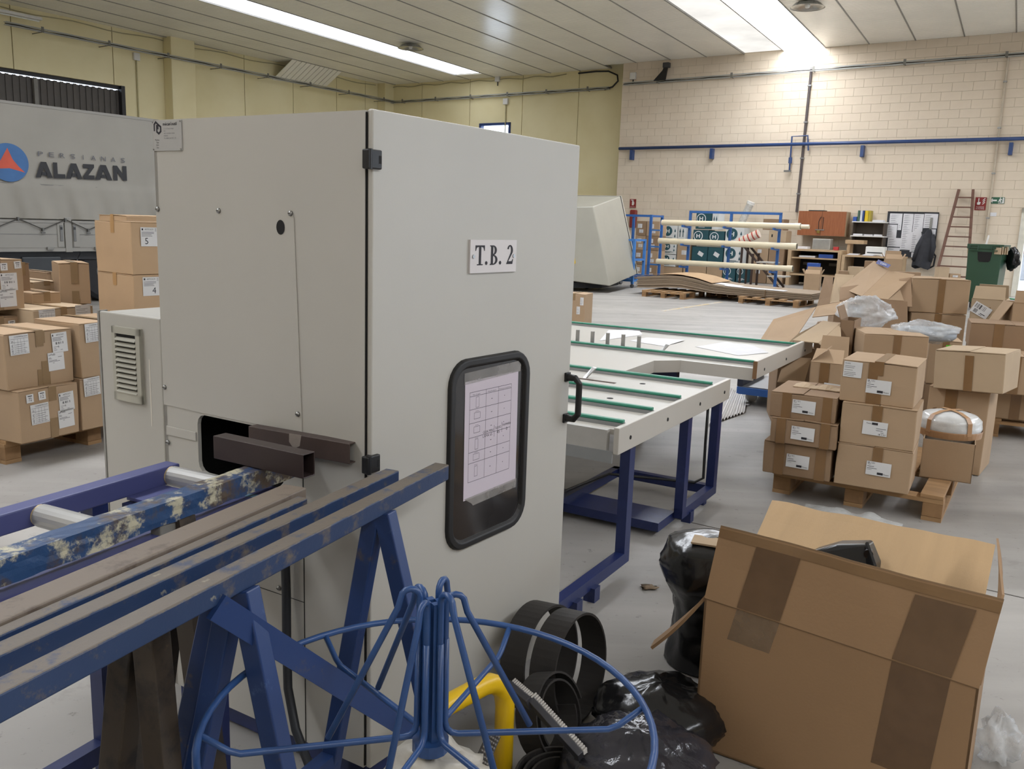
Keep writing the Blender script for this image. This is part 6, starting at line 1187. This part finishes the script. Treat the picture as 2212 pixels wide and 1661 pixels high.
# small labelled carton between the machine and the hall
s_ = (0.901, 12.53, 0.004, -20, 0.34, 0.4, 0.544)
carton('lone upright carton with two white labels standing right behind the drilling machine', s_, papers=(('F', .86, .82, .05, .11, 'plain'), ('F', .72, .58, .05, .11, 'plain')), tmat=m_pt2)
# wall cupboard, bench, shelves
m_or = mat('orange_wood', '8a4f2c', .5, 0, .14, 3, stretch=(8, 8, 1), col2='9a5d37'); m_ply = mat('pale_plywood', 'b59a78', .7, 0, .1, 5)
cx0, cx1 = 6.391, 7.75
t = thing('wall_cupboard', 'orange-brown wooden two-door wall cupboard with a padlock hasp above the workbench', 'cupboard', rw(7, -.6, 1.44), YR)
MB().box(cx0, cx1, -.58, -.1, 1.44, 2.15, RW).build('body', m_ply, t)
for a, c in ((cx0, (cx0+cx1)/2-.005), ((cx0+cx1)/2+.005, cx1)): MB().box(a, c, -.6, -.58, 1.45, 2.15, RW).build('door', m_or, t)
MB().box((cx0+cx1)/2-.16, (cx0+cx1)/2+.1, -.63, -.6, 1.6, 1.63, RW).build('hasp', steel, t); MB().box((cx0+cx1)/2-.1, (cx0+cx1)/2-.02, -.64, -.6, 1.52, 1.6, RW).build('padlock', mat('brass_lock', 'a38c4a', .3, .8), t)
MB().tube([rw((cx0+cx1)/2+v[0], -.61, v[1]) for v in ((-.06, 1.6), (-.08, 1.85), (-.03, 1.98), (.05, 1.98), (.04, 1.62))], .008, 5).build('cord', m_td, t)
t = thing('tray', 'dark flat tray lying on top of the wooden wall cupboard', 'tray', rw(7, -.4, 2.155), YR); MB().box(6.65, 7.1, -.55, -.2, 2.152, 2.18, RW).build('tray', m_td, t, bevel=.01)
t = thing('workbench', 'wooden workbench with a dark open shelf below the wall cupboard', 'workbench', rw(7.2, -1.2, 0), YR)
MB().box(6.45, 7.95, -1.55, -.5, 1.0, 1.05, RW).build('worktop', m_ply, t)
for x in (6.45, 7.85): MB().box(x, x+.1, -1.55, -.5, 0, 1.0, RW).build('side_panel', m_ply, t)
MB().box(6.5, 7.9, -1.5, -.5, .78, .82, RW).build('shelf', m_ply, t); MB().box(6.5, 7.9, -1.5, -.5, .30, .34, RW).build('shelf', m_ply, t); MB().box(6.5, 7.9, -.55, -.5, .05, 1.0, RW).build('back_panel', mat('dark_panel', '26221f', .8), t)
for x in (6.65, 7.4): MB().box(x, x+.45, -.6, -.56, .58, .66, RW).build('drawer_front', mat('grey_drawer', '6d6a66', .6), t)
def lots(specs):
    for nm, lab, cat, x0, x1, y0, y1, z0, z1, m_ in specs: rbox(nm, lab, cat, x0, x1, y0, y1, z0, z1, m_)
m_blu = mat('blue_plastic', '2b4f9a', .5); m_gry = mat('light_grey_case', 'b2b1aa', .5); m_red = mat('red_plastic', 'b03434', .45)
lots([('tool_case', 'grey case with ribs standing on the workbench under the wall cupboard', 'case', 6.95, 7.45, -.9, -.6, 1.052, 1.36, m_gry), ('book', 'pale books lying on the workbench left of the ribbed case', 'book', 6.55, 6.9, -1.2, -.9, 1.052, 1.12, paper), ('red_container', 'small red tub on the workbench under the wall cupboard', 'tub', 7.62, 7.75, -1.2, -1.05, 1.052, 1.15, m_red),
      ('document_tray', 'blue tray on the open shelf of the workbench', 'tray', 7.3, 7.7, -1.45, -1.1, .822, .93, m_blu), ('paper_pile', 'white paper pile on the open shelf of the workbench', 'paper', 6.75, 7.2, -1.45, -1.1, .822, .87, paper), ('storage_bin', 'blue bin on the floor at the end of the lowest pipe', 'bin', 7.72, 8.0, -4.1, -3.85, .002, .75, m_blu)])
for o in [x for x in bpy.data.objects if x.parent and x.parent.name == 'tool_case']:
    pass
tc = bpy.data.objects['tool_case']
for i in range(7): MB().box(6.97, 7.43, -.91, -.9, 1.08+.038*i, 1.10+.038*i, RW).build('rib', mat('case_rib', '8d8c86', .5), tc)
t = thing('desk', 'wooden desk covered with papers right of the workbench', 'desk', rw(8.4, -1.2, 0), YR)
MB().box(8.0, 9.5, -1.7, -.5, .90, .95, RW).build('desktop', m_ply, t)
for x in (8.0, 9.4): MB().box(x, x+.08, -1.7, -.5, 0, .90, RW).build('side_panel', m_ply, t)
MB().box(8.05, 9.45, -.56, -.5, .1, .9, RW).build('back_panel', MATS['dark_panel'], t)
t = thing('shelf_unit', 'dark shelf unit with white shelves and binders on top beside the notice board', 'shelf', rw(8.4, -.4, 0), YR); m_dw = mat('dark_wood_back', '4a3f33', .7, 0, .15, 4)
MB().box(7.92, 8.80, -.12, -.08, .96, 1.86, RW).build('back_panel', m_dw, t)
for x in (7.92, 8.77): MB().box(x, x+.03, -.5, -.08, .96, 1.86, RW).build('side_panel', m_dw, t)
for z in (1.86, 1.46): MB().box(7.9, 8.82, -.52, -.08, z, z+.03, RW).build('shelf', white, t)
for i, (x0, x1, m_, lab) in enumerate(((7.90, 8.0, m_blu, 'blue open file box on top of the shelf unit'), (8.02, 8.08, mat('dark_green_binder', '3c5b4a', .5), 'green binder on top of the shelf unit'), (8.09, 8.15, mat('white_binder', 'c9ccd2', .5), 'white binder on top of the shelf unit'), (8.155, 8.20, mat('navy_binder', '27407d', .5), 'navy binder on top of the shelf unit'), (8.22, 8.31, mat('yellow_binder', 'd9b81c', .5), 'yellow binder on top of the shelf unit'), (8.315, 8.38, mat('olive_binder', 'a8952d', .5), 'olive-yellow binder on top of the shelf unit'))):
    rbox('binder' if i else 'file_box', lab, 'binder' if i else 'box', x0, x1, -.42, -.15, 1.892, (2.02 if i == 0 else 2.2), m_, 'binders on the shelf unit')
for i, (x0, x1, z, h, lab) in enumerate(((7.96, 8.22, 1.492, .05, 'stack of papers at the left of the upper shelf of the shelf unit'), (8.26, 8.5, 1.492, .04, 'stack of papers in the middle of the upper shelf of the shelf unit'), (8.53, 8.76, 1.492, .045, 'stack of papers at the right of the upper shelf of the shelf unit'), (8.45, 8.75, 1.892, .05, 'low paper stack on top of the shelf unit right of the binders'))):
    t = thing('paper_stack', lab, 'paper', rw(x0, -.4, z), YR)
    for k in range(4): MB().box(x0+.006*(k % 2), x1-.004*k, -.49+.005*k, -.2, z+h*k/4, z+h*(k+1)/4-.001, RW).build('sheet', paper, t)
t = thing('desk_printer', 'white boxy printer on the paper-covered desk', 'printer', rw(8.8, -1.2, .952), YR); MB().box(8.55, 9.05, -1.45, -1.1, .952, 1.2, RW).build('body', white, t, bevel=.02); MB().box(8.6, 9.0, -1.455, -1.44, 1.02, 1.05, RW).build('slot', m_td, t)
t = thing('plank', 'wooden plank offcut on the desk below the shelf unit', 'plank', rw(8.1, -1.3, 1.3), YR); MB().box(7.95, 8.03, -1.0, -.6, .952, 1.25, RW).build('leg', m_ply, t); MB().box(7.9, 8.4, -1.05, -.6, 1.25, 1.36, RW).build('board', m_ply, t)
for i, (x0, y0, lab, a) in enumerate(((8.1, -1.6, 'loose papers spread at the left of the desk', 8), (8.5, -1.65, 'loose papers spread in the middle of the desk', -12), (9.0, -1.6, 'loose papers spread at the right of the desk', 15))):
    t = thing('paper_stack', lab, 'paper', rw(x0, y0, .952), YR+a); 
    for k in range(3): MB().box(0+.03*k, .30+.02*k, .02*k, .22+.01*k, .001+.012*k, .011+.012*k).build('sheet', paper, t, local=True)
# notice board
bx0, bx1, bz0, bz1 = 8.76, 10.10, .93, 2.18
t = thing('notice_board', 'dark notice board full of white papers on the block wall', 'notice board', rw(9.4, -.06, bz0), YR); MB().box(bx0, bx1, -.06, -.02, bz0, bz1, RW).build('board', mat('board_dark', '2f3136', .7), t); MB().box(bx0, bx1, -.07, -.02, bz1, bz1+.02, RW).build('top_rail', m_td, t)
pp = [(.06, .60, .82, .98), (.04, .34, .48, .84), (.06, .34, .66, .66), (.10, .52, .25, .45), (.08, .5, .02, .23), (.40, .52, .62, .88) if False else (.36, .49, .75, .9), (.50, .76, .20, .97), (.76, .98, .62, .98), (.74, .99, .05, .30), (.86, .98, .30, .6), (.52, .70, .02, .18), (.70, .86, .30, .42)]
pp = [(.05, .30, .74, .97), (.02, .22, .42, .72), (.23, .30, .60, .74), (.06, .32, .22, .42), (.08, .32, .01, .20), (.32, .52, .16, .97), (.53, .72, .58, .97), (.73, .99, .66, .98), (.52, .70, .12, .56), (.84, .98, .20, .64), (.72, .84, .01, .28), (.56, .70, .0, .11)]
for i, (u0, u1, v0, v1) in enumerate(pp):
    W_, H_ = bx1-bx0, bz1-bz0; x0, x1, z0, z1 = bx0+u0*W_, bx0+u1*W_, bz0+v0*H_, bz0+v1*H_
    o = MB().box(x0, x1, -.066-.001*i, -.064-.001*i, z0, z1, RW).build('paper', paper, t); b = MB(); rl2 = random.Random(i)
    for k in range(int((z1-z0)/.05)): b._a([rw(x0+.03, -.0668-.001*i, z1-.04-.05*k), rw(x0+.03+(x1-x0-.06)*rl2.uniform(.4, 1), -.0668-.001*i, z1-.04-.05*k), rw(x0+.03+(x1-x0-.06)*.4, -.0668-.001*i, z1-.052-.05*k), rw(x0+.03, -.0668-.001*i, z1-.052-.05*k)], [(0, 1, 2, 3)])
    b.build('print', mat('faint_print', '77777c', .8), o)
o = MB().prism([rw(x, -.085, z) for x, z in ((9.45, 1.62), (9.66, 1.83), (9.74, 1.50), (9.70, 1.46))], RY*-.002).build('paper', paper, t)
# jacket hanging from the board
J0 = Vector((9.85, -.26, .72)); t = thing('jacket', 'dark grey work jacket hanging in front of the notice board', 'jacket', rw(*J0), YR); b = MB(); m_j = mat('dark_jacket', '34353a', .85, 0, .2, 8)
def jk(u, v):
    th = 2*math.pi*u; w_ = .05+.20*min(1, v*2.2)-.04*max(0, v-.75)*2; fold = .025*math.sin(th*5+v*4)*v; z = 1.72-1.05*v+(.05*math.sin(th*2) if v > .9 else 0)
    return rw(9.93-.10*v+(w_+fold)*math.cos(th), -.24+(.11+fold)*math.sin(th), z)
b.grid(jk, 36, 20, closed_u=True); b.build('body', m_j, t, smooth=True)
for s, a in ((-1, .0), (1, .06)): 
    MB().tube([rw(9.93+s*.10, -.26, 1.58), rw(9.90+s*.20, -.30, 1.25), rw(9.84+s*.22, -.30, .85)], [.06, .065, .05], 10).build('sleeve', m_j, t, smooth=True)
MB().tube([rw(10.0, -.2, 1.2), rw(10.16, -.2, 1.0), rw(10.14, -.2, .72), rw(9.98, -.2, .62)], .025, 8).build('strap', m_td, t); MB().cyl(rw(9.93, -.02, 1.75), rw(9.93, -.26, 1.72), .015, 8).build('hook', steel, t)
MB().box(9.9, 9.96, -.1, -.06, 1.7, 2.05, RW).build('hanger_strap', MATS['case_rib'], t)
# ladder
t = thing('ladder', 'brown wooden ladder leaning on the block wall beside the notice board', 'ladder', rw(10.7, -.7, 0), YR); m_lad = mat('brown_ladder_wood', '6a4a3c', .7, 0, .15, 6)
la, lb = (10.30, -1.15, 0), (10.53, -.10, 2.82); ra, rb_ = (11.16, -1.15, 0), (10.88, -.10, 2.82)
for a, c in ((la, lb), (ra, rb_)): MB().bar(rw(*a), rw(*c), .05, .07, RX).build('side_rail', m_lad, t)
for i in range(10):
    f = (.08+.9*i/9.6); p = Vector(la).lerp(Vector(lb), f); q_2 = Vector(ra).lerp(Vector(rb_), f); MB().bar(rw(*p), rw(*q_2), .09, .035).build('rung', m_lad, t)
t = thing('profile_bar', 'thin white profile leaning beside the ladder and the green bin', 'bar', rw(11.2, -1.3, 0), YR); MB().bar(rw(11.28, -1.4, .02), rw(11.42, -.3, 1.6), .035, .05).build('bar', white, t)
# signs
def sign(label, x0, x1, z0, z1, m_, build=None):
    t = thing('sign', label, 'sign', rw((x0+x1)/2, -.02, z0), YR); p = MB().box(x0, x1, -.02, -.004, z0, z1, RW).build('plate', m_, t); W_, H_ = x1-x0, z1-z0
    b = MB(); f = lambda pts: b.prism([rw(x0+u*W_, -.0215, z0+v*H_) for u, v in pts], RY*-.001); tx_ = lambda s_, u, v, H, W=None: b.text(s_, rw(x0+u*W_, -.0225, z0+v*H_), RX, UP, W*W_ if W else None, H*H_)
    build(f, tx_); b.build('pictogram', mat('sign_print_white', 'dcdad5', .6), p); return t
m_sr = mat('sign_red', '84221f', .5); m_sg = mat('sign_green', '27593f', .5)
# placed above
def ext(f, t_):
    f([(.36, .30), (.64, .30), (.64, .74), (.36, .74)]); f([(.42, .74), (.58, .74), (.58, .86), (.42, .86)]); f([(.18, .84), (.58, .84), (.58, .92), (.18, .92)]); f([(.64, .7), (.74, .62), (.74, .4), (.68, .4), (.68, .58)]); t_('EXTINTOR', .12, .06, .10, .76)
sign('red fire extinguisher sign on the block wall beside the tall blue trolley', *(0.531, 0.756, 2.151, 2.442), m_sr, ext)
def puls(f, t_):
    f([(.2, .42), (.44, .42), (.50, .60), (.44, .64), (.34, .62), (.34, .92), (.26, .92), (.26, .62), (.16, .58)]); 
    for k in range(3): f([(.62, .44+.15*k), (.70, .44+.15*k), (.90, .60+.15*k), (.84, .64+.15*k)])
    t_('PULSADOR', .14, .20, .09, .72); t_('DE ALARMA', .12, .07, .09, .76)
sign('red alarm button sign PULSADOR DE ALARMA on the block wall right of the ladder', *(10.96, 11.229, 2.279, 2.624), m_sr, puls)
def ex_(f, t_):
    f([(.06, .5), (.22, .88), (.22, .62), (.5, .62), (.5, .38), (.22, .38), (.22, .12)]); f([(.60, .06), (.97, .06), (.97, .94), (.86, .94), (.86, .16), (.60, .16)])
    f([(.68, .80), (.76, .80), (.76, .94), (.68, .94)]); f([(.62, .5), (.66, .74), (.80, .74), (.84, .54), (.78, .56), (.74, .44), (.82, .30), (.76, .2), (.68, .36), (.58, .26), (.56, .34), (.66, .48)])
sign('green emergency exit sign with an arrow and a running figure on the block wall', *(11.295, 11.658, 2.458, 2.629), m_sg, ex_)
t = thing('notice', 'small white paper notice below the exit sign', 'notice', rw(11.5, -.01, 1.9), YR); q4 = (11.354, 11.509, 2.125, 2.223); o = MB().box(q4[0], q4[1], -.012, -.002, q4[2], q4[3], RW).build('paper', paper, t)
rbox('fire_extinguisher_cover', 'red extinguisher in a cover hanging below the red extinguisher sign', 'extinguisher', *(0.625, 0.848), -.2, -.02, *(1.49, 2.086), mat('extinguisher_red', '7d2d27', .4), bevel=.03)
# painted-over spots on the block wall
t2_ = wr
for (x, z, r_) in ((12.6, 3.0, .12), (12.75, 2.95, .12), (12.5, 2.85, .13)): MB().prism([rw(x+r_*math.cos(R(a)), -.0035, z+r_*math.sin(R(a))) for a in range(0, 360, 24)], RY*.001).build('paint_spot', mat('paint_patch', 'ddd5c6', .8), wr)
# green wheeled bin
s_ = (10.161, 19.023, 0, -40, 0.667, 0.62, 1.429); BM = Matrix.Translation((s_[0], s_[1], 0)) @ Matrix.Rotation(R(s_[3]), 4, 'Z'); w_, d_, h_ = s_[4], s_[5], s_[6]
t = thing('wheeled_bin', 'big green wheeled waste container full to the brim beside the doorway', 'bin', BM.to_translation(), s_[3]); m_gn = mat('bin_green', '2c4a37', .35, 0, .06, 2)
b = MB(); 
def ringp(k, z, in_=0): return [BM @ Vector((x*(w_/2*k-in_), y*(d_/2*k-in_), z)) for x, y in ((-1, -1), (1, -1), (1, 1), (-1, 1))]
o0, o1, i1, i0 = ringp(.9, .16), ringp(1, h_-.12), ringp(1, h_-.12, .02), ringp(.9, .18, .02)
b._a(o0+o1+i1+i0, [(3, 2, 1, 0)]+[(r_*4+i, r_*4+(i+1) % 4, (r_+1)*4+(i+1) % 4, (r_+1)*4+i) for r_ in range(3) for i in range(4)]+[(12, 13, 14, 15)]); b.build('tub', m_gn, t, bevel=.01)
b = MB(); ro = ringp(1.06, h_-.13); ri = ringp(.97, h_-.13); up = UP*.10
for i in range(4): j = (i+1) % 4; b.hexa([ro[i], ro[j], ri[j], ri[i], ro[i]+up, ro[j]+up, ri[j]+up, ri[i]+up])
b.build('rim', m_gn, t, bevel=.006)
for x in (-.32, .32): b = MB(); b.tube([BM @ Vector((x*w_+a, -d_/2*1.03-.03, h_-.06+c_)) for a, c_ in ((-.08, .0), (.08, 0), (.08, -.1), (-.08, -.1))], .012, 6, closed=True); b.build('handle', m_gn, t)
MB().prism([BM @ Vector((x, -d_/2*1.0-.004, z)) for x, z in ((-.14, h_-.19), (.14, h_-.19), (.12, h_-.36), (.09, h_-.40), (-.09, h_-.40), (-.12, h_-.36))], BM.to_3x3() @ Vector((0, .01, 0))).build('grip_recess', m_dark, t)
for x in (-.38, .38):
    for y in (-.36, .36): c = MB().cyl(BM @ Vector((x*w_-.025, y*d_, .08)), BM @ Vector((x*w_+.025, y*d_, .08)), .08, 14).build('castor', MATS['castor_grey'], t); MB().box(x*w_-.04, x*w_+.04, y*d_-.04, y*d_+.04, .12, .17, BM).build('fork', steel, c)
MB().box(w_/2*.95, w_/2*1.02, -.12, .12, h_-.35, h_-.2, BM).build('lug', m_gn, t)
for i, (x, y, a, lab) in enumerate(((-.15, .0, 20, 'cardboard strips sticking out of the green bin, left bundle'), (.2, -.2, -35, 'folded cardboard piece sticking out of the green bin, right side'))):
    q = BM @ Vector((x, y, h_-.14)); t = thing('cardboard_piece', lab, 'cardboard', q, s_[3]+a)
    for k in range(4): MB().box(-.25, .2, .06*k-.1, .06*k-.08, -.09, .05+.02*(k % 2)).build('strip', m_card3, t, local=True)
t = thing('black_bag', 'black bag hanging over the side of the green bin', 'bag', BM @ Vector((w_/2+.12, .1, h_-.5))); bag('bag', m_bag, t, BM @ Vector((w_/2+.13, .1, h_-.32)), .09, .2, .22, 31, .4, False, 16)
t = thing('green_hose', 'green hose lying on the floor by the doorway', 'hose', rw(11.9, -1.5, .02)); MB().tube([rw(11.6+.25*i, -1.4+.25*math.sin(i*1.3), .02) for i in range(9)], .018, 8).build('hose', mat('green_hose_rubber', '3c8a5e', .5), t, smooth=True)
